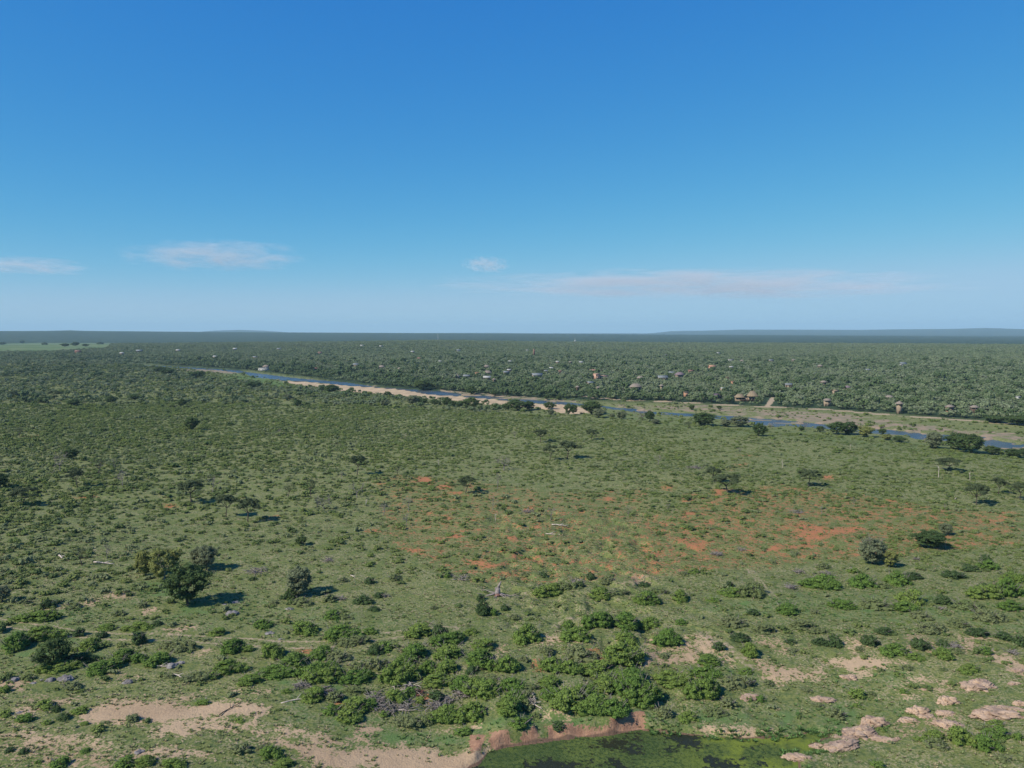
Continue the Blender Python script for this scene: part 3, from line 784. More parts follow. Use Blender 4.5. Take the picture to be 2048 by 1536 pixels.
setattr_('sand', mask_eval(SAND, GX, GY)); setattr_('red', mask_eval(RED, GX, GY)); setattr_('lush', mask_eval(LUSH, GX, GY))
rv = (GD > 350) & (GD < 1600) & (GU > 900); ri_ = np.zeros(GX.shape); ri_[rv] = np.where(poly_sd(RIVER, GX[rv], GY[rv]) > -1, .75 * sstep(.55, .62, fbm(GX[rv] / 26 + GY[rv] / 40, GY[rv] / 9, 401, 3)), 0)
setattr_('farm', farmv); setattr_('flood', np.maximum(mask_eval(FLOOD, GX, GY), ri_)); setattr_('bank', mask_eval(BANK, GX, GY))
setattr_('bar', mask_eval([(SANDBAR, 1.0)], GX, GY)); setattr_('road', road_eval(GX, GY))
mud = np.zeros(GX.shape); s_ = GD < 260
mud[s_] = np.clip(1.1 - np.maximum(-poly_sd(POND, GX[s_], GY[s_]), 0) / .8, 0, 1)
setattr_('mud', mud)
g = obj('ground', me); tag(g, kind='structure')

# water sheets
def sheet(name, P, z, mat):
    import mathutils.geometry as mg
    tri = mg.tessellate_polygon([[Vector((p[0], p[1], 0)) for p in P]])
    V = [(p[0], p[1], z) for p in P]
    T = []
    for a, b, c in tri:
        A, B, Cc = P[a], P[b], P[c]
        if (B[0] - A[0]) * (Cc[1] - A[1]) - (B[1] - A[1]) * (Cc[0] - A[0]) < 0: b, c = c, b
        T.append((a, b, c))
    o = obj(name, mesh_np(name, V, T=T, mats=[mat])); tag(o, kind='structure'); return o
sheet('river', [(p[0] , p[1]) for p in RIVER], RZ, M['water'])
def grow(P, k):
    P = np.array(P); c = P.mean(0); return [tuple(c + (p - c) * (1 + k / np.linalg.norm(p - c))) for p in P]
sheet('pond', grow(POND, .9), PZ, M['pond'])

# ------------------------------------------------------------------ big bushes
B1 = [(220,430,200,80,'g'),(255,350,85,62,'d'),(75,420,60,30,'g'),(60,600,140,120,'g'),(200,545,210,95,'g'),(455,510,65,62,'d'),(580,520,70,42,'d'),(500,600,120,80,'g'),
 (560,735,140,80,'g'),(640,705,120,72,'g'),(695,665,120,82,'g'),(790,668,92,60,'g'),(910,682,135,82,'g'),(420,680,170,80,'d'),(300,722,200,50,'g'),(800,560,82,105,'d'),(810,470,120,50,'g'),
 (910,448,60,36,'d'),(740,482,100,40,'g'),(610,477,110,36,'g'),(820,342,62,40,'o'),(1270,506,92,52,'g'),(1520,467,92,62,'g'),(1760,500,140,82,'g'),(1950,545,150,82,'g'),(1030,592,200,74,'o'),
 (1340,612,120,92,'g'),(1440,600,80,42,'g'),(1570,640,122,100,'g'),(1880,640,112,82,'g'),(1300,742,190,92,'g'),(1240,762,62,52,'g'),(1160,772,180,62,'o'),(975,752,82,32,'o'),(1450,792,142,62,'g'),
 (1590,752,190,80,'g'),(1700,712,160,100,'g'),(1900,792,200,110,'g'),(1830,882,120,72,'g'),(400,822,92,52,'o'),(240,932,92,52,'g'),(320,952,52,50,'d'),(460,960,92,42,'g'),(130,1012,92,52,'g'),
 (265,1027,52,32,'g'),(360,1002,72,50,'d'),(760,1012,82,52,'o'),(1180,912,82,36,'g'),(1390,1010,62,26,'g'),(490,1030,52,26,'g'),(495,1190,52,30,'g'),(340,1278,92,60,'g'),(45,1190,52,36,'d'),
 (130,1196,52,38,'d'),(720,1276,100,60,'g'),(830,1272,120,56,'g'),(990,1282,130,56,'g'),(1400,1200,120,62,'o'),(1560,1232,120,76,'g'),(1650,1278,130,52,'g'),(15,842,62,50,'g'),(15,982,62,42,'g'),
 (1670,842,52,32,'g'),(1950,892,92,62,'o'),(1930,962,82,52,'g'),(2005,1010,82,82,'g'),(1690,292,82,72,'d'),(1755,330,110,56,'o'),(1595,322,62,30,'o'),(1925,310,72,50,'o'),(1935,412,72,58,'g'),
 (150,770,70,40,'o'),(620,1020,50,20,'o'),(215,1255,45,25,'g'),(1520,1170,60,26,'o'),(690,390,70,40,'o'),(420,345,70,40,'o'),(130,320,60,30,'o')]
B2 = [(30,492,95,72,'g'),(220,532,200,90,'g'),(405,497,74,46,'g'),(310,565,190,62,'o'),(490,592,82,54,'g'),(440,612,92,60,'d'),(120,642,112,82,'g'),(210,662,120,72,'o'),(90,765,190,112,'g'),(300,785,180,80,'g'),
 (170,712,100,60,'g'),(430,702,92,72,'o'),(660,642,152,92,'g'),(715,690,70,60,'o'),(550,785,190,140,'g'),(600,690,120,70,'g'),(690,512,150,82,'g'),(812,522,92,92,'d'),(860,642,162,86,'g'),(880,565,180,90,'g'),
 (855,727,130,82,'g'),(748,722,92,82,'g'),(1000,500,82,42,'g'),(1080,592,122,72,'g'),(1040,692,152,104,'g'),(1125,712,82,78,'g'),(1212,725,124,112,'g'),(1008,728,72,50,'d'),(1328,545,134,122,'g'),
 (1570,482,92,82,'g'),(1625,535,150,86,'g'),(1765,467,160,114,'g'),(1915,472,150,106,'g'),(1900,555,122,72,'g'),(1440,615,82,56,'o'),(1478,722,140,92,'g'),(1582,732,120,86,'g'),(1640,660,170,100,'o'),
 (1880,690,230,138,'g'),(1760,735,172,84,'g'),(790,822,200,92,'g'),(940,820,132,80,'g'),(1080,885,220,130,'g'),(1240,832,132,80,'g'),(1255,885,110,60,'g'),(1460,812,140,72,'g'),(1480,880,120,70,'g'),(1650,902,190,110,'g'),
 (1570,935,190,120,'g'),(1745,965,220,120,'g'),(1835,1035,150,112,'g'),(1960,875,190,140,'g'),(1905,800,210,92,'g'),(1790,830,140,90,'g'),(545,902,124,82,'g'),(640,862,82,62,'g'),(792,892,92,72,'d'),(75,892,124,82,'g'),
 (200,892,92,62,'o'),(320,960,142,92,'g'),(280,1022,122,82,'g'),(400,942,100,72,'g'),(180,962,82,52,'g'),(630,1042,152,76,'o'),(855,1012,200,104,'g'),(1010,1002,152,112,'g'),(735,1022,92,62,'o'),(1220,965,152,104,'g'),
 (1285,1052,92,78,'g'),(960,1092,100,52,'g'),(490,980,52,42,'g'),(1310,942,102,72,'o'),(1070,385,88,104,'d'),(1058,302,52,50,'d'),(1130,388,52,50,'g'),(1200,357,52,42,'d'),(1250,412,54,40,'o'),(1480,282,172,92,'g'),
 (1760,292,132,72,'g'),(1870,275,122,50,'o'),(1560,232,122,58,'o'),(1702,175,52,52,'d'),(1800,192,92,52,'o'),(2020,322,92,82,'g'),(1640,222,52,40,'d'),(405,202,62,46,'d'),(250,192,52,32,'o'),(550,184,62,42,'o'),(370,322,102,58,'d'),
 (460,282,62,36,'d'),(170,302,62,40,'d'),(862,168,42,28,'g'),(430,362,72,32,'d'),(180,404,82,52,'g'),(250,412,92,34,'o'),(780,352,42,26,'o'),(940,395,42,20,'o'),(1385,985,50,36,'o'),(330,850,150,52,'o'),(430,880,60,40,'g'),(710,600,40,26,'o'),
 (1340,830,120,52,'o'),(1330,870,80,50,'o'),(1100,780,140,50,'o'),(480,690,80,50,'o'),(330,705,80,50,'o'),(560,575,40,26,'o'),(1310,655,60,36,'o'),(700,905,60,50,'g'),(1520,1070,90,52,'d'),(1420,160,60,32,'d'),(1320,160,50,30,'o')]
B3 = [(30,412,92,82,'g'),(35,600,142,112,'g'),(25,482,72,58,'g'),(70,802,182,132,'g'),(45,692,142,82,'g'),(230,702,192,82,'g'),(135,402,100,58,'g'),(230,492,152,92,'g'),(290,387,52,36,'g'),(440,602,122,62,'g'),
 (415,662,142,60,'g'),(430,782,162,134,'g'),(600,722,142,82,'o'),(650,552,82,82,'g'),(490,522,66,52,'d'),(600,472,92,46,'d'),(560,402,112,62,'o'),(730,432,112,58,'o'),(665,342,62,40,'d'),(845,332,112,58,'g'),
 (980,332,42,28,'o'),(930,412,122,58,'o'),(1000,432,90,36,'o'),(1010,492,82,42,'d'),(1082,502,72,76,'d'),(1270,502,82,68,'d'),(1340,442,82,50,'d'),(1400,542,122,62,'g'),(1580,432,132,62,'o'),(1530,522,92,70,'d'),(1500,572,82,42,'g'),
 (1650,562,92,60,'g'),(1640,500,60,44,'d'),(1860,542,62,50,'g'),(1780,632,102,46,'g'),(1450,622,62,32,'o'),(855,486,62,28,'d'),(630,642,62,36,'g'),(742,702,52,32,'o'),(1205,767,82,56,'g'),(1440,742,42,30,'g'),(700,784,52,34,'g'),(1195,812,42,24,'g'),
 (1272,752,42,26,'o'),(1095,872,82,52,'o'),(1605,982,102,54,'g'),(1535,986,62,30,'g'),(1740,1012,122,112,'g'),(1870,1042,122,88,'g'),(1940,972,112,58,'g'),(1920,912,62,40,'g'),(1862,934,72,40,'o'),(1310,1124,62,42,'g'),
 (1950,1092,82,42,'o'),(1140,312,132,60,'g'),(1300,312,132,66,'o'),(1500,284,112,84,'g'),(1450,322,122,58,'g'),(1525,362,92,50,'o'),(1640,284,72,62,'d'),(1862,212,72,42,'d'),(1235,192,112,72,'g'),(1045,204,190,84,'g'),(1330,202,62,36,'o'),
 (1410,182,102,80,'g'),(1490,154,92,42,'d'),(1180,122,50,32,'g'),(1700,154,112,48,'d'),(1780,112,82,42,'d'),(1885,106,82,58,'g'),(1860,62,52,44,'d'),(2010,172,122,64,'g'),(1900,262,162,92,'g'),(1990,252,122,120,'g'),(2000,322,132,62,'g'),
 (1770,312,122,58,'o'),(1880,372,132,72,'o'),(1720,402,102,50,'o'),(1830,452,112,50,'d'),(130,284,122,70,'g'),(290,272,82,72,'g'),(180,232,82,42,'o'),(655,244,132,88,'o'),(560,242,102,50,'g'),(540,194,42,42,'d'),(100,192,62,32,'d'),(360,124,52,32,'g'),
 (300,134,52,28,'o'),(460,272,62,30,'g'),(2040,500,60,80,'d'),(1960,470,80,50,'d'),(1700,540,60,40,'o'),(540,815,80,60,'o'),(470,860,100,50,'o'),(330,880,90,50,'g'),(200,860,90,60,'o'),(1210,520,40,30,'o'),(205,610,52,26,'o'),(195,560,60,30,'o'),
 (870,530,70,24,'o'),(1000,810,60,24,'o'),(940,735,60,26,'o'),(1640,1030,60,40,'o'),(1600,1020,90,50,'o'),(2030,980,50,40,'g'),(1020,100,60,32,'o'),(760,75,40,26,'o'),(880,30,50,24,'o'),(1320,630,40,22,'o'),(1640,625,40,20,'o')]
rng = np.random.default_rng(11)
BV = {}
def bvar(kind, size, i):
    key = (kind, size, i)
    if key not in BV:
        W = {'s': 3.2, 'm': 6.0, 'l': 9.5}[size]; H = {'s': 1.7, 'm': 2.9, 'l': 3.7}[size]
        mat = {'g': 'bush', 'd': 'bushdark', 'o': 'busholive'}[kind]
        q = np.random.default_rng(hash((size, i)) % 1000 + {'g': 1, 'd': 40, 'o': 80}[kind] + i * 7 + {'s': 3, 'm': 5, 'l': 9}[size]) if False else np.random.default_rng(1000 * i + {'s': 3, 'm': 5, 'l': 9}[size] + {'g': 100, 'd': 40, 'o': 80}[kind])
        BV[key] = (bush_mesh('bush', M[mat], q, W, W * .8, H, leafs={'s': .24, 'm': .27, 'l': .30}[size], cr={'s': .42, 'm': .55, 'l': .68}[size], dens=.8 if kind == 'o' else 1.0), W, H)
    return BV[key]
bush_items = []; OCC = []
LOOK = {'g': 'bright green leafy bush', 'd': 'dark green bush', 'o': 'dull olive bush'}
for crop, L, z in ((c1, B1, 2.926), (c2, B2, 2.926), (c3, B3, 2.566)):
    for (cx, cy, bw, bh, k) in L:
        px, py = crop(cx, cy)
        p = ground(px, py - 1)
        D = dist(p)
        W = bw / z / FPX * D * (1.52 if k == 'g' else 1.38)
        dep = math.atan(CAMH / D)
        H = max(bh / z / FPX * D * .86, W * .22)
        size = 's' if W < 4.2 else 'm' if W < 8 else 'l'
        mesh_, W0, H0 = bvar(k, size, int(rng.integers(0, 3)))
        depth = min(W * .8, H * 2.2)
        H = min(H, W * .62) if k != 'd' else H
        o = obj('bush', mesh_, None, (p[0], p[1] + depth * .3, p[2] - .1), rng.uniform(-.35, .35) + (math.pi if rng.uniform() < .5 else 0), (W / W0, depth / (W0 * .8), H / H0 * .95))
        tag(o, None, 'bush', 'bushes growing across the foreground')
        bush_items.append((o, ('small ' if size == 's' else 'large ' if size == 'l' else 'medium ') + LOOK[k], px, py))
        OCC.append((p[0], p[1], W * .5))
MARKS = [('the wide pale sand patch', 350, 1430), ('the pond bank', 1130, 1480), ('the grey brushwood heap', 800, 1400), ('the broken tree stump', 997, 1183), ('the big dark tree', 376, 1207),
         ('the grey-green tree', 597, 1190), ('the wheel track', 300, 1275), ('the track\'s left end', 20, 1250), ('the main pink outcrop', 1740, 1475), ('the rounded orange-pink rock', 1643, 1397),
         ('the pale bare strip', 1720, 1325), ('the round dark left tree', 110, 1320), ('the eroded gully', 1700, 1290), ('the pale-trunked tree', 1745, 1126),
         ('the right edge rock slab', 2000, 1420), ('the left sand mound', 20, 1370), ('the bottom sand spit', 800, 1510), ('the track\'s right end', 650, 1290), ('the red bare ground', 1230, 1310),
         ('the right edge thicket', 2010, 1190), ('the tall thicket over the pond', 1200, 1400), ('the lone pale rock', 178, 1204), ('the bottom left photo corner', 60, 1500), ('the bottom right photo corner', 1990, 1500)]
label_all(bush_items, MARKS)
OCC = np.array(OCC)

# ------------------------------------------------------------------ named trees
# px, py of the foot, height px, width px, kind, look
TR = [
 (383,861,24,24,'round','compact dark round tree'),(121,944,46,34,'twiggy','tall violet-grey leafless tree'),(141,919,20,24,'round','dark green tree'),(197,948,32,30,'sparse','thin sparse tree'),
 (154,975,31,26,'umbrella','small umbrella tree'),(245,973,38,30,'bare','crooked bare grey tree'),(229,938,22,16,'bare','small bare tree'),(2,976,26,30,'round','dark tree at the frame edge'),
 (46,1012,32,42,'umbrella','leaning wide umbrella tree'),(425,984,34,24,'bare','bare grey tree'),(382,1006,38,44,'umbrella','wide sparse umbrella tree'),(452,1034,38,34,'umbrella','thin umbrella tree'),
 (496,1043,38,40,'umbrella','open umbrella tree'),(576,994,28,26,'sparse','sparse tree'),(622,996,40,22,'sparse','upright thin dark tree'),(649,1022,38,36,'twiggy','violet-grey leafless tree'),
 (684,958,16,14,'bare','small bare tree'),(41,879,26,16,'sparse','thin upright tree'),(214,1117,34,24,'bare','dead bare tree'),(164,1131,40,34,'sparse','sparse green tree'),
 (328,1160,76,64,'yellow','tall yellow-green tree'),(376,1208,98,84,'round','large dark spreading tree with pale trunk'),(412,1140,50,44,'grey','grey-green tree'),(396,1136,42,34,'grey','smaller grey-green tree'),
 (292,1152,52,40,'yellow','thin-trunked yellow-green tree'),(597,1192,72,56,'grey','grey-green tree beside a dark shadow'),(603,1090,16,20,'round','small dark tree'),
 (110,1330,62,72,'round','dark round bush-like tree'),(5,1203,32,34,'grey','grey tree at the frame edge'),
 (714,950,34,28,'umbrella','small umbrella tree'),(878,932,12,8,'snag','short pale snag'),(932,987,29,30,'umbrella','dense umbrella tree'),(714,995,36,30,'bare','pale bare tree'),(767,1031,29,26,'twiggy','violet-grey leafless tree'),
 (817,1023,34,22,'bare','bare tree'),(813,1052,30,20,'bare','bare tree'),(731,1012,13,12,'snag','broken dead trunk'),(995,977,32,18,'bare','tall thin bare tree'),(1007,941,32,44,'twiggy','broad grey leafless tree'),
 (985,1021,30,16,'bare','thin bare tree'),(991,1043,15,8,'snag','pale dead trunk'),(1101,1041,30,24,'bare','bare tree'),(1256,1034,24,18,'bare','small bare tree'),
 (1081,885,22,25,'umbrella','dark umbrella tree'),(1183,880,18,19,'umbrella','small dark umbrella tree'),(1100,920,26,23,'umbrella','grey umbrella tree'),(1135,917,29,36,'umbrella','dense wide umbrella tree'),
 (945,961,20,10,'bare','thin bare tree'),(906,903,14,8,'bare','thin bare tree'),(1029,876,16,14,'bare','small bare tree'),(1157,947,14,8,'bare','thin bare tree'),(795,949,19,18,'sparse','small sparse tree'),
 (1429,964,25,30,'umbrella','dark umbrella tree'),(1456,988,33,48,'umbrella','wide dense umbrella tree'),(1617,973,29,34,'umbrella','flat-topped umbrella tree'),(1895,943,23,40,'umbrella','wide green umbrella tree'),
 (1877,955,22,10,'snag','pair-like pale dead trunk'),(1940,960,15,7,'snag','thin pale snag'),(1953,1010,35,38,'umbrella','umbrella tree with pale trunk'),(1997,988,27,24,'umbrella','small umbrella tree'),(2040,999,29,30,'umbrella','dark umbrella tree at the frame edge'),
 (1565,937,15,7,'snag','pale dead trunk'),(1700,901,13,6,'snag','thin pale snag'),(1745,1128,52,58,'grey','green tree with a thick pale trunk'),(1746,1126,76,44,'bare','bare dead crown rising above the green tree'),(1778,1134,33,32,'yellow','small yellowish tree'),
 (1862,1096,32,52,'round','low wide green tree'),(1891,1097,16,6,'snag','thin pale snag'),(1891,1070,24,26,'grey','grey-green tree'),(1335,1021,16,14,'bare','small bare tree'),(1642,1031,22,12,'bare','bare pole-like tree'),
 (1707,1013,19,16,'bare','small bare tree'),(1517,872,23,25,'round','dark tree'),(1287,1172,24,14,'bare','bare tree with a bush at its foot'),(1316,930,22,22,'bare','pale bare tree'),
 (1890,1020,14,8,'bare','thin bare tree'),(560,868,14,12,'bare','small bare tree'),(90,905,14,12,'sparse','small sparse tree'),(810,880,14,10,'bare','small bare tree'),(1480,905,14,10,'bare','small bare tree'),
 # river edge
 (940,819,22,30,'round','dark river-edge tree'),(894,812,16,18,'round','dark river-edge tree'),(825,809,19,28,'grey','grey river-edge tree'),(846,809,12,16,'round','dark river-edge tree'),(868,810,12,17,'round','dark river-edge tree'),(904,813,12,14,'round','dark river-edge tree'),(919,815,12,14,'round','dark river-edge tree'),
 (992,820,12,13,'round','dark river-edge tree'),(1011,820,14,15,'round','dark river-edge tree'),(1035,821,20,34,'round','dark river-edge tree'),(1059,820,16,23,'round','dark river-edge tree'),(1097,818,14,22,'round','dark river-edge tree'),(1102,830,12,14,'grey','grey river-edge tree'),
 (1136,831,22,13,'round','narrow river-edge tree'),(1148,828,17,15,'round','narrow river-edge tree'),(1184,829,24,34,'round','dark river-edge tree'),(1196,835,18,30,'grey','grey river-edge tree'),(1244,838,16,24,'grey','grey river-edge tree'),(1224,836,10,12,'grey','grey river-edge tree'),(1285,840,22,40,'twiggy','brownish leafless river-edge tree'),(1300,842,18,20,'round','dark river-edge tree'),
 (1408,851,24,44,'round','broad dark river-edge tree'),(1450,853,15,26,'grey','grey river-edge tree'),(1478,853,22,38,'grey','grey river-edge tree'),(1311,848,10,18,'grey','grey river-edge tree'),(1377,857,14,22,'sparse','sparse river-edge tree'),
 (1543,858,17,16,'bare','bare river-edge tree'),(1612,859,20,22,'twiggy','brownish leafless river-edge tree'),(1603,862,10,11,'round','small dark river-edge tree'),(1640,864,13,15,'round','small dark river-edge tree'),(1672,869,23,30,'round','dark river-edge tree'),(1697,869,24,32,'round','dark river-edge tree'),
 (1731,874,22,34,'yellow','yellow-green river-edge tree'),(1765,869,13,14,'round','small dark river-edge tree'),(1868,897,34,34,'grey','grey-green river-edge tree'),(1850,884,18,18,'bare','dead bare river-edge tree'),(1917,900,32,40,'round','big dark river-edge tree'),(1944,906,34,44,'round','big dark river-edge tree'),
 (1985,909,16,26,'round','dark river-edge tree'),(2026,914,16,30,'round','dark river-edge tree'),(2052,912,15,26,'round','dark river-edge tree'),(1800,884,12,24,'round','dark river-edge tree'),(1775,880,12,22,'yellow','yellow-green river-edge tree'),
 (336,750,14,24,'round','dark tree by the upper river'),(319,744,12,24,'round','dark tree by the upper river'),(405,752,10,12,'round','dark tree by the upper river'),(391,757,14,26,'round','dark tree by the upper river'),
 (844,781,19,30,'round','dark far-bank tree'),(942,789,15,20,'round','dark far-bank tree'),(990,791,10,18,'round','dark far-bank tree'),(1094,799,9,10,'round','small far-bank tree'),(1117,800,9,12,'round','small far-bank tree'),(1383,820,11,11,'round','small tree on the pale flood plain'),(1438,819,8,9,'round','small tree on the pale flood plain'),
 (508,776,13,34,'round','dark tree in the left bush'),(660,786,15,26,'round','dark tree in the left bush'),(628,784,14,24,'twiggy','purplish tree in the left bush'),(575,800,12,20,'grey','grey tree in the left bush'),(595,812,13,16,'round','dark tree in the left bush'),(770,812,13,20,'grey','grey tree in the left bush'),(775,793,11,12,'round','dark tree on the sand bar edge'),
 (85,805,12,20,'round','dark tree in the left bush'),(145,812,13,24,'round','dark tree in the left bush'),(365,812,14,18,'round','dark tree in the left bush'),(110,800,16,20,'umbrella','umbrella tree in the left bush'),(30,795,13,22,'umbrella','umbrella tree in the left bush'),(222,806,14,22,'round','dark tree in the left bush'),(270,800,12,20,'round','dark tree in the left bush'),
 (90,692,7,12,'round','dark tree between the farm fields'),(45,687,6,9,'round','dark tree behind the farm fields'),(130,694,7,16,'round','dark tree between the farm fields'),(152,693,8,14,'round','dark tree between the farm fields'),(172,694,6,12,'round','dark tree between the farm fields'),(200,690,6,14,'round','dark tree between the farm fields'),(4,690,6,12,'round','dark tree behind the farm fields'),
 (1990,845,14,36,'round','dark tree behind the flood plain'),(2035,850,18,40,'round','dark tree behind the flood plain'),
]
protos = {}
def tree_proto(kind, i):
    k = (kind, i)
    if k not in protos:
        protos[k] = tree_meshes(kind, 300 + i * 17 + len(kind))
    return protos[k]
def place_tree(px, py, hp, wp, kind, name='tree'):
    p = ground(px, py); D = dist(p)
    H = max(hp / FPX * D * (.90 if hp > 60 else 1.18 if kind in ('umbrella', 'round') and 14 < hp < 45 else 1.05), 1.5); W = wp / FPX * D * (1.15 if kind in ('umbrella', 'round') and hp < 45 else 1.0)
    a, b = tree_proto(kind, int(rng.integers(0, 3)))
    nomw = {'umbrella': 7.8, 'round': 7.2, 'grey': 7.2, 'yellow': 7.2, 'sparse': 7.0, 'bare': 7.6, 'twiggy': 7.6, 'snag': 4.0}[kind]
    nomh = {'umbrella': 7.7, 'round': 8.0, 'grey': 8.0, 'yellow': 8.0, 'sparse': 7.4, 'bare': 8.4, 'twiggy': 8.4, 'snag': 6.5}[kind]
    root = obj(name, None, None, (p[0], p[1], p[2]), rng.uniform(0, 6.28), (W / nomw, W / nomw, H / nomh))
    obj('trunk', a, root)
    if b is not None: obj('crown' if kind not in ('bare', 'twiggy', 'snag') else 'branches', b, root)
    OCC_T.append((p[0], p[1], W * .3))
    return root
OCC_T = []
MT = [('the big dark tree', 376, 1207), ('the red bare ground', 1650, 1060), ('the sand bar', 800, 790), ('the right river bend', 1990, 890), ('the left photo edge', 0, 960), ('the compact dark round tree', 383, 861),
      ('the middle orange soil', 850, 960), ('the pale-trunked tree', 1745, 1126), ('the umbrella tree pair', 1440, 975), ('the sand bar tip', 1180, 832), ('the far left bush', 100, 800),
      ('the umbrella tree trio', 1110, 905), ('the sandy river island', 1540, 852), ('the upper river bend', 400, 745), ('the pale flood plain', 1700, 840), ('the broken tree stump', 997, 1183), ('the right photo edge', 2040, 990), ('the lone umbrella tree', 714, 950)]
tree_items = []
for (px, py, hp, wp, kind, look) in TR:
    nm = {'umbrella': 'umbrella_tree', 'bare': 'bare_tree', 'twiggy': 'leafless_tree', 'snag': 'dead_trunk'}.get(kind, 'tree')
    o = place_tree(px, py, hp, wp, kind, nm)
    cat = 'dead tree' if kind in ('snag',) else 'tree'
    grp = 'trees along the river edge' if 'river' in look or 'bank' in look else 'trees scattered over the savanna'
    tag(o, None, cat, grp)
    tree_items.append((o, look, px, py))
label_all(tree_items, MT)
OCC_T = np.array(OCC_T)

# ------------------------------------------------------------------ instancing of uncountable scrub
def source_collection(name, meshes):
    c = bpy.data.collections.new(name)
    for i, m_ in enumerate(meshes):
        o = bpy.data.objects.new('%s_source_%02d' % (name, i), m_); c.objects.link(o)
    return c

def scatter(name, pts, rot, scl, idx, coll, label, cat):
    me = bpy.data.meshes.new(name)
    me.vertices.add(len(pts)); me.vertices.foreach_set('co', np.asarray(pts, np.float32).ravel())
    def at_(n, ty, v):
        a = me.attributes.new(n, ty, 'POINT')
        a.data.foreach_set('vector' if ty == 'FLOAT_VECTOR' else 'value', np.asarray(v, np.int32 if ty == 'INT' else np.float32).ravel())
    at_('rot', 'FLOAT_VECTOR', rot); at_('scl', 'FLOAT_VECTOR', scl); at_('idx', 'INT', idx)
    o = obj(name, me); tag(o, label, cat, kind='stuff')
    ng = bpy.data.node_groups.new(name + '_nodes', 'GeometryNodeTree')
    ng.interface.new_socket('Geometry', in_out='INPUT', socket_type='NodeSocketGeometry')
    ng.interface.new_socket('Geometry', in_out='OUTPUT', socket_type='NodeSocketGeometry')
    N = ng.nodes; Lk = ng.links
    gi = N.new('NodeGroupInput'); go = N.new('NodeGroupOutput')
    ci = N.new('GeometryNodeCollectionInfo'); ci.inputs[0].default_value = coll
    ci.inputs['Separate Children'].default_value = True; ci.inputs['Reset Children'].default_value = True
    ip = N.new('GeometryNodeInstanceOnPoints'); ip.inputs['Pick Instance'].default_value = True
    def na(n, ty):
        a = N.new('GeometryNodeInputNamedAttribute'); a.data_type = ty; a.inputs[0].default_value = n
        return [s for s in a.outputs if s.enabled and s.name == 'Attribute'][0]
    Lk.new(gi.outputs[0], ip.inputs['Points']); Lk.new(ci.outputs[0], ip.inputs['Instance'])
    Lk.new(na('idx', 'INT'), ip.inputs['Instance Index'])
    Lk.new(na('rot', 'FLOAT_VECTOR'), ip.inputs['Rotation']); Lk.new(na('scl', 'FLOAT_VECTOR'), ip.inputs['Scale'])
    Lk.new(ip.outputs[0], go.inputs[0])
    md = o.modifiers.new('scatter', 'NODES'); md.node_group = ng
    return o

def wedge(rng, n, d0, d1, half=39):
    """n random ground points between the two ranges"""
    d = np.sqrt(rng.uniform(d0 ** 2, d1 ** 2, n)); a = np.radians(rng.uniform(-half, half, n))
    return d * np.sin(a), d * np.cos(a)

def water_or_bar(X, Y, pad=1.5):
    s = np.full(X.shape, -99.)
    D = np.hypot(X, Y)
    m = (D > 350) & (D < 2000)
    s[m] = np.maximum(poly_sd(RIVER, X[m], Y[m]), poly_sd(SANDBAR, X[m], Y[m]))
    m = D < 250
    s[m] = poly_sd(POND, X[m], Y[m])
    return s > -pad

# shrub meshes
def shrub_mesh(mat, seed, W=2.6, H=1.0, n=10, leafs=.27):
    q = np.random.default_rng(seed); acc = Acc()
    for i in range(n):
        a = q.uniform(0, 6.28); rr = math.sqrt(q.uniform(0, 1)) * W * .36
        clump(acc, q, (math.cos(a) * rr, math.sin(a) * rr, H * q.uniform(.3, .62) * (1 - .3 * rr / W)), H * q.uniform(.28, .46), 20, leafs, core=.75, flat=.85)
    return acc.mesh('shrub', [mat])
shr_m = [shrub_mesh(M['shrub'], s) for s in range(4)] + [shrub_mesh(M['shrubgrey'], 20 + s, 2.2, 1.1, 8) for s in range(2)] + [shrub_mesh(M['shrubdark'], 40 + s, 2.4, 1.2, 10) for s in range(3)]
rs = np.random.default_rng(5)
X, Y = wedge(rs, 200000, 105, 900, 40)
D = np.hypot(X, Y); U = uof(X, Y); Pp = pyof(X, Y)
inF = Pp > np.interp(U, edge_u, edge_p) - 3
pr = np.interp(D, [105, 150, 190, 230, 330, 600, 900], [.05, .10, .24, .50, .80, .95, 1])
cl = fbm(X / 9, Y / 9, 12, 3)
big = fbm(X / 60, Y / 60, 50, 2)
pr = pr * (.50 + 1.0 * sstep(.38, .66, cl)) * (.6 + .7 * sstep(.35, .65, big)) * (.7 + .5 * sstep(.4, .6, fbm(X / 150, Y / 150, 52, 2)))
pr = pr * np.interp(U, [0, 600, 1000, 2048], [1.25, 1.15, .95, .95])
sm = mask_eval(SAND, X, Y); rm = mask_eval(RED, X, Y); ro = road_eval(X, Y)
pr *= (1 - .95 * sstep(.55, .9, sm)) * (1 - .85 * sstep(.55, .72, rm)) * (1 - sstep(.2, .6, ro))
keep = inF & (rs.uniform(0, 1, len(X)) < pr) & ~water_or_bar(X, Y)
X = X[keep]; Y = Y[keep]; D = D[keep]; U = U[keep]
Z = height(X, Y)
n = len(X)
S = np.clip(rs.lognormal(-.38, .42, n), .28, 2.0) * np.interp(D, [105, 200, 400, 800], [.55, .70, .80, .95]) * np.interp(U, [0, 700, 1100], [1.2, 1.12, 1.0])
typ = rs.uniform(0, 1, n) + (fbm(X / 30, Y / 30, 91, 2) - .5) * .9 + np.interp(U, [0, 700], [.12, 0]) * (D < 600)
idx = np.where(typ < .52, rs.integers(0, 4, n), np.where(typ < .80, 6 + rs.integers(0, 3, n), 4 + rs.integers(0, 2, n)))
rot = np.stack([np.zeros(n), np.zeros(n), rs.uniform(0, 6.28, n)], 1)
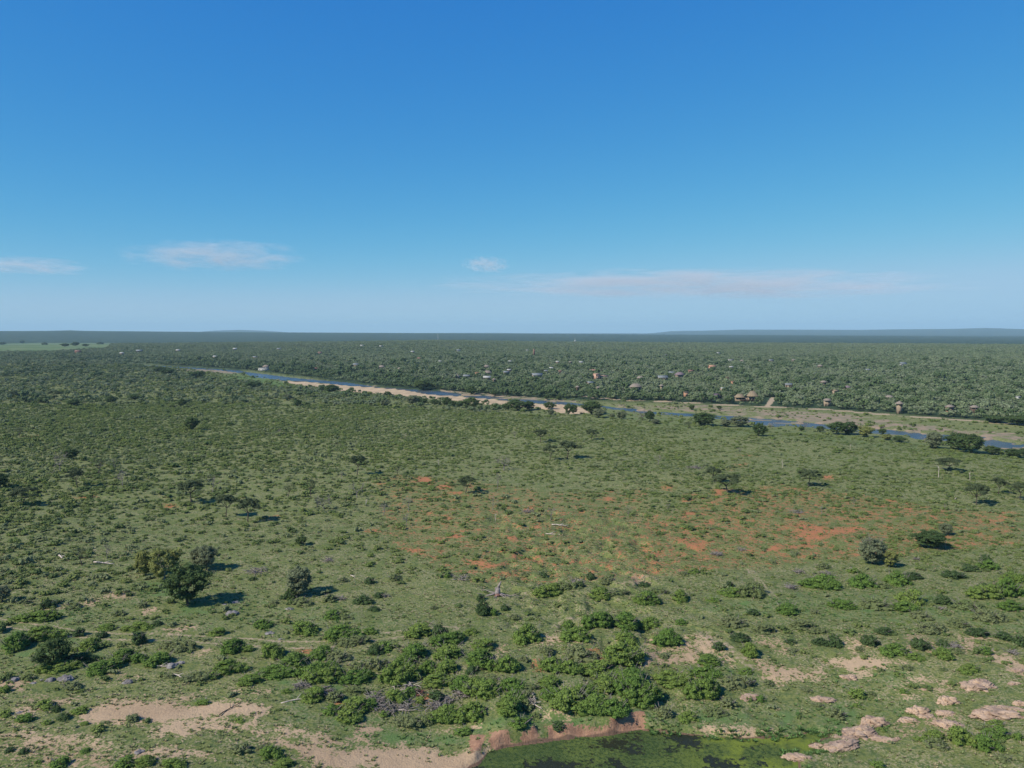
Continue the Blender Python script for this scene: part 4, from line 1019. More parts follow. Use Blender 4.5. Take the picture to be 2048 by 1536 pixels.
scl = np.stack([S * rs.uniform(.85, 1.25, n), S * rs.uniform(.85, 1.25, n), S * rs.uniform(.55, .95, n) * np.interp(U, [0, 700, 1100], [1.35, 1.2, 1.0])], 1)
order = np.argsort(-(S / D))
near = order[:300]; rest = order[300:]
look_s = {0: ('low green shrub on the grassy plain', 'low green shrubs dotting the plain'), 1: ('pale grey-green shrub on the grassy plain', 'pale grey-green shrubs dotting the plain'), 2: ('low dark green shrub on the grassy plain', 'dark green shrubs dotting the plain')}
sh_items = []
for i in near:
    kk = 0 if idx[i] < 4 else 1 if idx[i] < 6 else 2
    o = obj('shrub', shr_m[idx[i]], None, (X[i], Y[i], Z[i] - .05), rot[i, 2], tuple(scl[i]))
    tag(o, None, 'shrub', look_s[kk][1]); sh_items.append((o, ('low green shrub', 'low pale grey-green shrub', 'low dark green shrub')[kk], float(U[i]), float(pyof(X[i], Y[i]))))
print('shrubs', n); label_all(sh_items, MARKS)
scatter('scrub', np.stack([X, Y, Z - .05], 1)[rest], rot[rest], scl[rest], idx[rest], source_collection('shrub', shr_m), 'low green and grey shrubs covering the wide grassy plain', 'scrub')

# grass tufts in the foreground
def tuft_mesh(mat, seed, h=.22):
    q = np.random.default_rng(seed); acc = Acc(); k = 26
    a = q.uniform(0, 6.28, k); r_ = q.uniform(0, .22, k); l = q.uniform(.5, 1.1, k) * h
    bx = np.stack([np.cos(a) * r_, np.sin(a) * r_, np.zeros(k)], 1)
    tip = bx + np.stack([np.cos(a) * l * .6, np.sin(a) * l * .6, l * .9], 1)
    sd = np.stack([-np.sin(a), np.cos(a), np.zeros(k)], 1) * .06
    V = np.stack([bx - sd, bx + sd, tip], 1).reshape(-1, 3)
    acc.add(V, T=np.arange(3 * k).reshape(k, 3), leaf=np.repeat(q.uniform(0, 1, k), 3)); return acc.mesh('tuft', [mat])
M['tuft'] = foliage('grass_green', (.150, .195, .070), (.190, .215, .090))
M['tuftlush'] = foliage('grass_lush', (.085, .165, .045), (.110, .185, .060))
M['tuftdry'] = foliage('grass_dry', (.36, .31, .19), (.29, .26, .15))
tuft_m = [tuft_mesh(M['tuft'], s) for s in range(3)] + [tuft_mesh(M['tuftdry'], 9 + s, .24) for s in range(2)] + [tuft_mesh(M['tuftlush'], 19 + s, .30) for s in range(2)]
X, Y = wedge(rs, 42000, 88, 270, 40)
D = np.hypot(X, Y)
sm = mask_eval(SAND, X, Y); rm = mask_eval(RED, X, Y); lm = mask_eval(LUSH, X, Y); bm_ = mask_eval(BANK, X, Y)
pr = (.25 + 1.2 * sstep(.35, .65, fbm(X / 4, Y / 4, 71, 3))) * (1 - .9 * sstep(.6, .95, sm)) * (1 - .7 * sstep(.6, .9, rm)) * (1 - sstep(.3, .6, road_eval(X, Y))) * (1 - .8 * bm_) * np.interp(D, [90, 200, 270], [1, .8, .4])
keep = (rs.uniform(0, 1, len(X)) < pr) & ~water_or_bar(X, Y, -.3)
X = X[keep]; Y = Y[keep]; lm = lm[keep]; n = len(X); Z = height(X, Y)
q = rs.uniform(0, 1, n)
idx = np.where(q < .25 * (1 - lm), 3 + rs.integers(0, 2, n), np.where(rs.uniform(0, 1, n) < lm, 5 + rs.integers(0, 2, n), rs.integers(0, 3, n)))
S = rs.uniform(.6, 1.5, n)
q1, q2 = wedge(rs, 26000, 88, 150, 30); ps = -poly_sd(POND, q1, q2); k_ = (ps > -.9) & (ps < 1.6) & (uof(q1, q2) > 1300) & (rs.uniform(0, 1, len(q1)) < .75 * sstep(.35, .55, fbm(q1 / 3, q2 / 3, 17)))
q1, q2 = q1[k_], q2[k_]; q3 = np.maximum(height(q1, q2), PZ)
X = np.concatenate([X, q1]); Y = np.concatenate([Y, q2]); Z = np.concatenate([Z, q3]); idx = np.concatenate([idx, 5 + rs.integers(0, 2, len(q1))]); S = np.concatenate([S, rs.uniform(.8, 1.9, len(q1))]); n = len(X)
scatter('grass', np.stack([X, Y, Z - .02], 1), np.stack([np.zeros(n), np.zeros(n), rs.uniform(0, 6.28, n)], 1), np.stack([S, S, S], 1), idx, source_collection('tuft', tuft_m), 'green and straw coloured grass tufts over the foreground', 'grass')

# ------------------------------------------------------------------ houses in the far bush
def rnd_mat(name, a, b=None, s=1.): return plain(name, a, b, s)
HM = {'thatch': plain('grey_thatch', (.24, .20, .165), (.15, .125, .105), 1.5), 'goldthatch': plain('golden_thatch', (.24, .185, .12), (.16, .125, .08), 1.5), 'grey': plain('grey_roof_sheet', (.17, .185, .19), (.125, .14, .145), .5, .6, .3),
      'white': plain('white_plaster', (.36, .36, .35), (.29, .29, .28), .6), 'orange': plain('orange_plaster', (.36, .20, .13), (.30, .17, .11), .5), 'salmon': plain('salmon_plaster', (.44, .27, .20), (.38, .235, .17), .5),
      'purple': plain('purple_brown_roof', (.19, .14, .155), (.14, .105, .115), 1.), 'red': plain('red_tile', (.21, .115, .09), (.16, .09, .07), 1.), 'tan': plain('tan_plaster', (.27, .21, .15), (.22, .17, .12), .5), 'dark': plain('dark_glass', (.03, .03, .035), (.05, .05, .05), 1, .25, .5), 'wood': plain('dark_timber', (.10, .07, .05), (.07, .05, .035), 2)}
def hip(acc, w_, d_, z0, h_, ridge, th_=.25):
    """hipped roof with eaves thickness"""
    a, b = w_ / 2, d_ / 2; r_ = ridge / 2
    V = [(-a, -b, z0), (a, -b, z0), (a, b, z0), (-a, b, z0), (-a, -b, z0 + th_), (a, -b, z0 + th_), (a, b, z0 + th_), (-a, b, z0 + th_), (-r_, 0, z0 + h_), (r_, 0, z0 + h_)]
    acc.add(V, [(0, 3, 2, 1), (0, 1, 5, 4), (1, 2, 6, 5), (2, 3, 7, 6), (3, 0, 4, 7), (4, 5, 9, 8), (6, 7, 8, 9)], [(5, 6, 9), (7, 4, 8)])
def gable(acc, w_, d_, z0, h_, th_=.2):
    a, b = w_ / 2, d_ / 2
    V = [(-a, -b, z0), (a, -b, z0), (a, b, z0), (-a, b, z0), (-a, 0, z0 + h_), (a, 0, z0 + h_), (-a, -b, z0 + th_), (a, -b, z0 + th_), (a, b, z0 + th_), (-a, b, z0 + th_), (-a, 0, z0 + h_ + th_), (a, 0, z0 + h_ + th_)]
    acc.add(V, [(0, 4, 5, 1), (3, 2, 5, 4), (6, 7, 11, 10), (8, 9, 10, 11), (0, 1, 7, 6), (2, 3, 9, 8), (0, 6, 10, 4), (4, 10, 9, 3), (1, 5, 11, 7), (5, 2, 8, 11)])
def cone(acc, x, y, r_, z0, h_, k=12, y2=1.):
    V = [(x + math.cos(i * 6.2832 / k) * r_, y + math.sin(i * 6.2832 / k) * r_, z0) for i in range(k)]
    V += [(a, b, z0 + .25) for a, b, _ in V[:k]] + [(x, y, z0 + h_)]
    acc.add(V, [(i, (i + 1) % k, k + (i + 1) % k, k + i) for i in range(k)], [(k + i, k + (i + 1) % k, 2 * k) for i in range(k)] + [(0, i + 1, i) for i in range(1, k - 1)])

def part(parent, name, fn, mat):
    a = Acc(); fn(a); return obj(name, a.mesh(name, [HM[mat]]), parent)
HOUSES_POS = []
def house(px, py, wp, kind, roof, wall, look, rz=0, hfac=1.0, name='house'):
    p = ground(px, py); D = dist(p); W = max(wp / FPX * D, 4)
    root = obj(name, None, None, (p[0], p[1], p[2]), rz)
    hw = (3.0 if kind != 'tower' else 7.5) * hfac
    dd = min(W * .6, 9)
    HOUSES_POS.append((p[0], p[1], W, hw))
    def win(xs, z, ww=1.2, hh=1.2, front=-dd / 2):
        for x in xs:
            f_ = part(root, 'window', lambda a: a.box(x - ww / 2, x + ww / 2, front - .06, front + .02, z, z + hh), 'dark')
    if kind in ('hip', 'gable', 'tower'):
        ww = W * .84 if kind != 'tower' else W * .5
        dd2 = dd if kind != 'tower' else W * .5
        part(root, 'wall', lambda a: a.box(-ww / 2, ww / 2, -dd2 / 2, dd2 / 2, -1, hw), wall)
        if kind == 'hip': part(root, 'roof', lambda a: hip(a, W, dd + 1.6, hw - .1, min(3.6, dd * .5), W * .45), roof)
        elif kind == 'gable': part(root, 'roof', lambda a: gable(a, W, dd + 1.2, hw - .1, min(2.6, dd * .35)), roof)
        else: part(root, 'roof', lambda a: cone(a, 0, 0, W * .5, hw - .4, W * .36), roof)
        n_ = max(1, int(ww / 4))
        win([(i + .5) / n_ * ww - ww / 2 + .9 for i in range(n_)], hw - 2.0, front=-dd2 / 2)
        part(root, 'door', lambda a: a.box(-ww / 2 + .3, -ww / 2 + 1.3, -dd2 / 2 - .07, -dd2 / 2 + .02, 0, 2.1), 'wood')
    elif kind == 'aframe':
        part(root, 'wall', lambda a: a.add([(-W * .3, -dd * .45, 0), (W * .3, -dd * .45, 0), (0, -dd * .45, W * .40), (-W * .3, dd * .45, 0), (W * .3, dd * .45, 0), (0, dd * .45, W * .40)], [(0, 1, 4, 3), (1, 2, 5, 4), (2, 0, 3, 5)], [(0, 2, 1), (3, 4, 5)]), wall)
        def rf(a):
            for s_ in (-1, 1):
                V = []
                for y_ in (-dd / 2, dd / 2):
                    V += [(s_ * W * .5, y_, 0), (0, y_, W * .47), (0, y_, W * .47 + .4), (s_ * (W * .5 + .3), y_, .1)]
                a.add(V, [(0, 1, 5, 4), (3, 7, 6, 2), (0, 4, 7, 3), (1, 2, 6, 5), (0, 3, 2, 1), (4, 5, 6, 7)])
        part(root, 'roof', rf, roof)
        part(root, 'window', lambda a: a.box(-1, 1, -dd * .45 - .07, -dd * .45 + .02, .5, 2.2), 'dark')
    elif kind == 'flat':
        part(root, 'wall', lambda a: a.box(-W / 2, W / 2, -dd / 2, dd / 2, -1, hw), wall)
        part(root, 'roof', lambda a: a.box(-W / 2 - .3, W / 2 + .3, -dd / 2 - .3, dd / 2 + .3, hw + .003, hw + .35), roof)
        n_ = max(1, int(W / 4)); win([(i + .5) / n_ * W - W / 2 for i in range(n_)], .9)
    elif kind == 'villa':
        part(root, 'wall', lambda a: (a.box(-W / 2, -W * .16, -dd / 2, dd / 2, -1, hw * 2.1), a.box(-W * .16 + .003, W / 2, -dd / 2 + 1, dd / 2, -1, hw * 1.35)), wall)
        part(root, 'roof', lambda a: (a.box(-W / 2 - .25, -W * .16 + .25, -dd / 2 - .25, dd / 2 + .25, hw * 2.1 + .003, hw * 2.1 + .4), a.box(-W * .16 + .3, W / 2 + .25, -dd / 2 + .75, dd / 2 + .25, hw * 1.35 + .003, hw * 1.35 + .4)), roof)
        win([-W * .44, -W * .33, -W * .22], hw * 1.2, 1.6, 1.9); win([-W * .44, -W * .33, -W * .22], .6, 1.6, 1.9); win([-W * .05, W * .1, W * .25, W * .4], .9, 1.4, 1.6, -dd / 2 + 1)
    elif kind == 'lodge':
        part(root, 'wall', lambda a: (a.box(-W * .48, -W * .10, -3, 3, -1, 3.2), a.box(W * .08, W * .47, -3.5, 3.5, -1, 4.4), a.box(-W * .1 + .003, W * .08 - .003, -1, 2.5, -1, 2.6)), wall)
        part(root, 'roof', lambda a: (hip(a, 2, 2, 0, 0, 0) if False else None, gable(a, .01, .01, 0, .01) if False else None,
                                      a.add(*shift_hip(-W * .29, W * .44, 8.5, 3.1, 3.0, W * .2)), a.add(*shift_hip(W * .275, W * .48, 10, 4.3, 4.6, W * .16))), roof)
        part(root, 'terrace', lambda a: a.box(-W * .30, W * .30, -5.6, -3.6, 1.2, 1.5), 'wood')
        for i in range(5): part(root, 'post', lambda a: a.box(-W * .28 + i * W * .14, -W * .28 + i * W * .14 + .25, -5.4, -5.15, -1, 1.19), 'wood')
        for x in (-W * .4, -W * .28, -W * .17, W * .16, W * .28, W * .4): part(root, 'window', lambda a: a.box(x - .9, x + .9, (-3.5 if x > 0 else -3) - .07, (-3.5 if x > 0 else -3) + .02, 1.6, 3.0), 'dark')
    return root
def shift_hip(x, w_, d_, z0, h_, ridge):
    a = Acc(); hip(a, w_, d_, z0, h_, ridge)
    V = a.V[0] + np.array([x, 0, 0]); return V, a.Q[0], a.T[0]
HL = [
 (528,741,19,'flat','white','white','white flat-roofed house on the river bank',.1,1.2),(532,737,12,'hip','thatch','white','grey-roofed house behind the white riverside house',0,1.0),
 (632,741,8,'gable','red','tan','small reddish house',0,1),(763,738,13,'hip','thatch','tan','brown thatched house',0,1),(799,744,11,'tower','thatch','tan','round thatched hut',0,.6),
 (712,733,12,'gable','grey','tan','grey sheet-roofed house',0,1),(839,720,9,'gable','red','white','small red-roofed house',0,1),(762,693,6,'flat','white','white','tiny white house',0,1),
 (956,751,11,'flat','orange','orange','orange box-shaped house',0,1.3),(913,756,16,'aframe','thatch','tan','A-frame thatched house',0,1),(933,757,14,'gable','grey','tan','long low grey-roofed house',0,1),
 (974,760,15,'gable','white','tan','pale-roofed house',0,1),(975,750,16,'hip','thatch','tan','wide thatched house',0,1),(973,737,12,'hip','thatch','tan','small thatched house',0,1),(988,765,9,'tower','thatch','tan','round thatched hut',0,.5),
 (1202,758,28,'villa','salmon','salmon','salmon pink two-storey villa',0,1),(1191,744,24,'gable','red','orange','long red-roofed house',0,.45),(1120,747,8,'gable','red','red','small dark red house',0,1),
 (1074,755,22,'gable','grey','tan','long blue-grey roofed house',.1,1),(1092,746,8,'gable','grey','tan','small blue-grey roofed house',0,1),(1103,740,8,'gable','white','tan','small white-roofed house',0,1),(1012,749,12,'gable','grey','tan','grey roofed house',0,1),
 (1018,744,8,'gable','white','tan','small pale-roofed house',0,1),(1280,761,14,'hip','thatch','tan','thatched house',0,1),(1180,771,14,'gable','grey','tan','grey-roofed house',.2,1),(1271,782,23,'hip','thatch','tan','large thatched house with stone walls',0,1.4),
 (1155,781,10,'tower','thatch','wood','round thatched hut',0,.5),(1197,781,9,'hip','thatch','tan','small thatched house',0,1),(1115,727,7,'gable','white','tan','pale-roofed house',0,1),(1140,728,7,'hip','thatch','tan','small thatched house',0,1),
 (1162,728,8,'gable','white','tan','pale-roofed house',0,1),(1054,702,6,'flat','white','white','tiny white house',0,1),(917,703,8,'gable','grey','white','tiny grey-roofed house',0,1),
 (1359,756,18,'hip','purple','tan','purple-roofed house',0,1.4),(1343,751,12,'gable','grey','tan','grey-roofed house',0,1.2),(1325,760,20,'gable','grey','tan','long grey-roofed house',-.1,1),(1323,783,10,'tower','thatch','tan','thatched tower house',0,.8),
 (1372,793,8,'flat','tan','orange','small orange-walled house',0,1.3),(1433,797,20,'aframe','purple','tan','purple-grey A-frame house',.3,1),(1492,802,44,'lodge','goldthatch','tan','large lodge with two golden thatched roofs',0,1),
 (1424,737,15,'gable','orange','orange','orange-roofed house',0,1),(1461,722,10,'flat','white','white','small white house',0,1),(1437,707,6,'flat','white','white','tiny white house',0,1),(1484,725,8,'hip','thatch','tan','small thatched house',0,1),
 (1462,738,8,'gable','white','tan','small pale-roofed house',0,1),(1454,761,6,'flat','orange','orange','tiny orange house',0,1.3),(1466,770,6,'flat','orange','orange','tiny orange house',0,1.3),(1577,775,14,'gable','grey','tan','grey-roofed house',0,1),
 (1445,783,9,'gable','white','tan','small pale-roofed house',0,1),(1381,746,10,'gable','red','tan','red-roofed house',0,1),(1332,711,6,'aframe','grey','tan','tiny grey A-frame house',0,1),
 (1640,736,10,'hip','thatch','tan','small thatched house',0,1),(1647,770,12,'hip','thatch','tan','thatched house',0,1),(1693,781,14,'hip','purple','tan','low purple-roofed house',0,1),(1670,788,11,'gable','goldthatch','tan','low brown-roofed house',0,1),
 (1778,801,14,'hip','thatch','tan','thatched house',0,1),(1798,827,17,'tower','thatch','tan','tall tower house with conical thatched roof',0,1),(1654,812,14,'hip','thatch','tan','thatched house with dark veranda',0,1.5),
 (1899,825,15,'hip','thatch','orange','thatched house with reddish terrace',0,1.4),(1948,827,15,'hip','thatch','wood','steep thatched house',0,1.5),(1971,757,8,'aframe','white','white','small white house',0,1),(1805,731,14,'gable','grey','white','grey-white roofed house',0,1),
 (1735,744,10,'gable','grey','tan','grey-roofed house',-.2,1),(1542,724,9,'gable','grey','tan','small grey-roofed house',0,1),(2037,800,7,'flat','white','white','small white house',0,1),(1587,724,8,'hip','thatch','tan','small thatched house',0,1),
 (156,706,11,'gable','red','orange','red-roofed farmhouse',0,1.2),(245,690,11,'flat','white','white','white farm shed',0,1.4),(279,704,12,'gable','grey','tan','grey-roofed house',0,1),(244,709,8,'gable','white','tan','small pale-roofed house',0,1),(356,703,8,'gable','white','tan','small pale-roofed house',0,1),
 (470,700,8,'gable','white','tan','tiny pale-roofed house',0,1),(558,700,8,'gable','grey','tan','tiny grey-roofed house',0,1),(640,708,8,'gable','red','tan','tiny reddish-roofed house',0,1),(724,692,7,'flat','white','white','tiny white house',0,1),(825,706,7,'gable','white','tan','tiny pale-roofed house',0,1),
 (510,717,8,'gable','grey','tan','tiny grey-roofed house',0,1),(430,716,8,'gable','white','tan','tiny pale-roofed house',0,1),(880,726,6,'gable','white','tan','tiny pale-roofed house',0,1),(902,727,6,'gable','white','tan','tiny pale-roofed house',0,1),(1020,726,7,'gable','white','tan','tiny pale-roofed house',0,1),
]
HMK = [('the white riverside house', 528, 741), ('the radio mast', 876, 680), ('the orange box-shaped house', 956, 751), ('the salmon pink villa', 1202, 758), ('the purple-roofed house', 1359, 756), ('the twin-roofed thatched lodge', 1492, 802), ('the conical thatched tower', 1798, 827), ('the green farm fields', 130, 694), ('the A-frame near the river', 1433, 797), ('the right photo edge', 2040, 780)]
hi = []
rh = np.random.default_rng(3)
for (px, py, wp, kd, rf_, wl_, look, rz, hf) in HL:
    o = house(px, py, wp * 1.0, kd, rf_, wl_, look, rz + rh.uniform(-.3, .3), hf)
    tag(o, None, 'house', 'houses among the trees beyond the river'); hi.append((o, look, px, py))
label_all([h_ for h_ in hi if True], [(n_, x, y - .01) for n_, x, y in HMK])
for (o, look, px, py) in hi:
    if any(abs(px - m_[1]) < 1 and abs(py - m_[2]) < 1 for m_ in HMK): o['label'] = look + ' in the bush beyond the river'
HP = np.array(HOUSES_POS)

# chimney-like tower and radio mast
p = ground(1068, 712); D = dist(p)
rt = obj('brick_tower', None, None, p); tag(rt, 'narrow reddish brick tower rising from the distant bush', 'tower')
part(rt, 'shaft', lambda a: a.tube([(0, 0, -1), (0, 0, 9), (0, 0, 14)], [2.4, 2.0, 1.7], 10), 'red'); part(rt, 'cap', lambda a: a.tube([(0, 0, 14.01), (0, 0, 15)], [2.1, 2.1], 10), 'tan')
def make_mast(px, py, hp, label):
    p = ground(px, py); D = dist(p); Hh = hp / FPX * D
    rt = obj('radio_mast', None, None, p); tag(rt, label, 'radio mast')
    def lat(a):
        n_ = 12; w0, w1 = 3.2, .8
        for s_ in ((-1, -1), (1, -1), (1, 1), (-1, 1)):
            a.tube([(s_[0] * w0, s_[1] * w0, -1), (s_[0] * w1, s_[1] * w1, Hh * .72)], [.42, .32], 4)
        for i in range(n_):
            k0 = i / n_; k1 = (i + 1) / n_
            q0 = w0 + (w1 - w0) * k0; q1 = w0 + (w1 - w0) * k1
            C = ((-1, -1), (1, -1), (1, 1), (-1, 1))
            for j in range(4):
                A = C[j]; B = C[(j + 1) % 4]
                a.tube([(A[0] * q0, A[1] * q0, Hh * .72 * k0), (B[0] * q1, B[1] * q1, Hh * .72 * k1)], [.22, .22], 3)
    part(rt, 'lattice', lat, 'white'); part(rt, 'antenna', lambda a: a.tube([(0, 0, Hh * .70), (0, 0, Hh)], [.35, .2], 5), 'white')
    part(rt, 'equipment_hut', lambda a: a.box(-6, 6, -9, -4, -1, 6), 'white')
make_mast(876, 684, 21, 'tall white lattice radio mast on the wooded ridge')
make_mast(1150, 683, 8, 'short pale mast on the horizon right of the tall mast')

# ------------------------------------------------------------------ forest beyond the river and left bush
def ftree_mesh(mat, seed, W=7., H=5.2, n=13, leafs=.85, trunk=True, many=1, span=0):
    q = np.random.default_rng(seed); acc = Acc()
    for k in range(many):
        ox, oy = (q.uniform(-span, span), q.uniform(-span, span)) if many > 1 else (0, 0)
        sc = q.uniform(.75, 1.2)
        if trunk: acc.tube([(ox, oy, -.3), (ox + .2, oy, H * .55 * sc)], [.22, .13], 4, m=1)
        for i in range(n):
            a = q.uniform(0, 6.28); rr = math.sqrt(q.uniform(0, 1)) * W * .38
            clump(acc, q, (ox + math.cos(a) * rr * sc, oy + math.sin(a) * rr * sc, sc * H * (q.uniform(.52, .82) - .28 * (rr / W) ** 1)), W * sc * q.uniform(.11, .19), 22, leafs, core=.8, flat=.8, tone=q.uniform(.25, .8))
    return acc.mesh('forest_tree', [mat, M['bark']])
f_near = [ftree_mesh(M['forest'], s) for s in range(4)] + [ftree_mesh(M['forestdark'], 10 + s, 8, 6.5) for s in range(2)] + [ftree_mesh(M['forestgrey'], 20 + s, 6.5, 4.6) for s in range(2)]
f_far = [ftree_mesh(M['forest'], 50 + s, 8, 5.5, 8, 1.6, False, 4, 9) for s in range(4)] + [ftree_mesh(M['forestdark'], 60, 8, 6.5, 8, 1.6, False, 4, 9), ftree_mesh(M['forestgrey'], 70, 8, 5, 8, 1.6, False, 4, 9)]
rf = np.random.default_rng(77)
def house_clear(X, Y, extra=0.):
    """false where a tree would stand in or right in front of a house"""
    ok = np.ones(len(X), bool)
    D = np.hypot(X, Y); A = np.arctan2(X, Y)
    for hx, hy, W, hw in HP:
        hd = math.hypot(hx, hy); ha = math.atan2(hx, hy)
        lat = np.abs(A - ha) * hd
        front = hd - D
        L = np.clip(3.1 * hd / 62., 18, 100)
        ok &= ~((lat < W * .5 + 2.5 + extra) & (front < L * np.interp(lat, [0, W * .5], [1, .55])) & (front > -W * .5 - 2))
    return ok
X, Y = wedge(rf, 72000, 480, 1600, 40)
D = np.hypot(X, Y); U = uof(X, Y); Pp = pyof(X, Y)
farside = Pp < np.interp(U, road_u, road_p) - .5
leftbush = (~farside) & (Pp < np.interp(U, edge_u, edge_p)) & (U < 1000)
farm = mask_eval(FARM, X, Y)
dens = np.where(farside, 1.0, np.where(leftbush, .20 + .45 * sstep(.5, .62, fbm(X / 40, Y / 40, 8)) , 0))
dens = dens * np.where(farm > .3, .0, 1)
dens = np.where((Pp > 785) & leftbush, dens * .75, dens)
keep = (rf.uniform(0, 1, len(X)) < dens) & ~water_or_bar(X, Y, 5) & house_clear(X, Y) & (clipped(line_d, ROADUP, X, Y, 10, 99) > 6)
sdr = -poly_sd(RIVER, X, Y); keep &= ~((~farside) & (U > 280) & (U < 640) & (sdr < 85))
X, Y, D, U, fs = X[keep], Y[keep], D[keep], U[keep], farside[keep]
# thin out trees closer than ~4 m: jittered grid occupancy
cell = {}
kk = []
for i in range(len(X)):
    c_ = (int(X[i] // 4.0), int(Y[i] // 4.0))
    if c_ in cell: continue
    cell[c_] = 1; kk.append(i)
kk = np.array(kk); X, Y, D, U, fs = X[kk], Y[kk], D[kk], U[kk], fs[kk]
Z = height(X, Y); n = len(X); print('forest near', n)
typ = rf.uniform(0, 1, n) + (fbm(X / 80, Y / 80, 66, 2) - .5) * .5
rdist = np.full(n, 999.); m = D < 1600
rdist[m] = -poly_sd(RIVER, X[m], Y[m])
typ = typ - np.where((rdist < 70) & fs, .45, 0)
idx = np.where(typ < .16, 4 + rf.integers(0, 2, n), np.where(typ < .78, rf.integers(0, 4, n), 6 + rf.integers(0, 2, n)))
S = np.clip(rf.lognormal(-.25, .28, n), .4, 1.6) * np.where(fs, 1.0, .8)
rot = np.stack([np.zeros(n), np.zeros(n), rf.uniform(0, 6.28, n)], 1)
scl = np.stack([S, S, S * rf.uniform(.8, 1.15, n)], 1)
vis = np.abs(U - 1024) < 1040
order = np.argsort(-(S / D) * (vis & fs)); near = order[:300]; rest = order[300:]
lk = {0: 'green bushveld tree', 1: 'dark green riverine tree', 2: 'pale grey-green bushveld tree'}
ft_items = []
for i in near:
    k_ = 0 if idx[i] < 4 else 1 if idx[i] < 6 else 2
    o = obj('bushveld_tree', f_near[idx[i]], None, (X[i], Y[i], Z[i]), rot[i, 2], tuple(scl[i]))
    tag(o, None, 'tree', lk[k_] + 's nearest the road across the river'); ft_items.append((o, lk[k_], float(U[i]), float(pyof(X[i], Y[i]))))
label_all(ft_items, [(n_, x, y) for n_, x, y in HMK] + [('the steep thatched house', 1948, 827), ('the dark-veranda thatched house', 1654, 812), ('the sandy ramp by the road', 1540, 806), ('the stone-walled thatched house', 1271, 782), ('the dark-timber round hut', 1155, 781)])
scatter('woodland', np.stack([X, Y, Z], 1)[rest], rot[rest], scl[rest], idx[rest], source_collection('ftree', f_near), 'dense green bushveld woodland stretching back from the river', 'woodland')
X, Y = wedge(rf, 60000, 1550, 3350, 39)
farm = mask_eval(FARM, X, Y)
keep = (farm < .3) & house_clear(X, Y, 6) & ~water_or_bar(X, Y, 8)
X, Y = X[keep], Y[keep]; Z = height(X, Y); n = len(X)
typ = rf.uniform(0, 1, n) + (fbm(X / 200, Y / 200, 66, 2) - .5) * .5
idx = np.where(typ < .12, 4, np.where(typ < .82, rf.integers(0, 4, n), 5))
S = rf.uniform(.5, .95, n)
scatter('distant_woodland', np.stack([X, Y, Z - .8], 1), np.stack([np.zeros(n), np.zeros(n), rf.uniform(0, 6.28, n)], 1), np.stack([S, S, S * rf.uniform(.8, 1.1, n)], 1), idx, source_collection('fclump', f_far), 'hazy unbroken woodland covering the distant ridge', 'woodland')

# scrub along river banks, flood plain and in the left bush
X, Y = wedge(rf, 60000, 400, 1500, 40)
D = np.hypot(X, Y); U = uof(X, Y); Pp = pyof(X, Y)
e = np.interp(U, edge_u, edge_p); rp = np.interp(U, road_u, road_p)
zone = (Pp < e + 2) & (Pp > rp)
fl = mask_eval(FLOOD, X, Y)
pr = np.where(zone, .45 + .5 * sstep(.4, .6, fbm(X / 18, Y / 18, 55, 3)), 0) * np.where(U < 1000, 1, .85) * (1 - .72 * sstep(.4, .7, fl))
keep = (rf.uniform(0, 1, len(X)) < pr) & ~water_or_bar(X, Y, .3) & (road_eval(X, Y) < .2) & ~((U > 280) & (U < 640) & (-poly_sd(RIVER, X, Y) < 45) & (rf.uniform(0, 1, len(X)) < .7))
X, Y, U = X[keep], Y[keep], U[keep]; Z = height(X, Y); n = len(X)
S = np.clip(rf.lognormal(.05, .35, n), .5, 2.6) * np.where(U < 800, 1.25, .9)
typ = rf.uniform(0, 1, n)
idx = np.where(typ < .5, rf.integers(0, 4, n), np.where(typ < .75, 6 + rf.integers(0, 3, n), 4 + rf.integers(0, 2, n)))
scatter('riverside_scrub', np.stack([X, Y, Z - .05], 1), np.stack([np.zeros(n), np.zeros(n), rf.uniform(0, 6.28, n)], 1), np.stack([S, S, S * rf.uniform(.8, 1.3, n)], 1), idx, source_collection('rshrub', shr_m), 'tangled low scrub along both river banks', 'scrub')

# ------------------------------------------------------------------ rocks
def rock_mesh(mat, seed, ridges=1.0):
    """a ridged, fissured outcrop made of a few overlapping angular domes"""
    q = np.random.default_rng(seed); acc = Acc()
    for k in range(5 if ridges >= 1 else 2):
        V, F = I3; V = V.copy()
        V = np.sign(V) * np.abs(V) ** .8
        o_ = q.uniform(-50, 50, 3)
        ca, sa = math.cos(.5), math.sin(.5)
        gx = V[:, 0] * ca + V[:, 1] * sa; gy = -V[:, 0] * sa + V[:, 1] * ca
        n1 = fbm(V[:, 0] * 1.5 + o_[0] + V[:, 2], V[:, 1] * 1.5 + o_[1] - V[:, 2], seed + k, 3)
        r1 = np.abs(fbm(gx * 1.6 + o_[1] + V[:, 2] * .6, gy * 6.5 + o_[2] + V[:, 2], seed + 9 + k, 3) - .5) * 2
        V *= (1 + (n1 - .5) * 1.0 - .55 * ridges * np.clip(.32 - r1, 0, 1) * 2)[:, None]
        a = q.uniform(0, 6.28); rr = 0 if k == 0 else q.uniform(.35, .62)
        sc = 1.0 if k == 0 else q.uniform(.4, .65)
        V = V * np.array([q.uniform(.7, 1) * sc, q.uniform(.55, .9) * sc, q.uniform(.6, 1.0) * (sc if k else .8)])
        rz = q.uniform(-.5, .9); c_, s_2 = math.cos(rz), math.sin(rz)
        V = np.stack([V[:, 0] * c_ - V[:, 1] * s_2, V[:, 0] * s_2 + V[:, 1] * c_, V[:, 2]], 1) + np.array([math.cos(a) * rr, math.sin(a) * rr * .7, 0])
        V[:, 2] = np.where(V[:, 2] > 0, V[:, 2], V[:, 2] * .25)
        acc.add(V, T=F)
    return acc.mesh('rock', [mat])
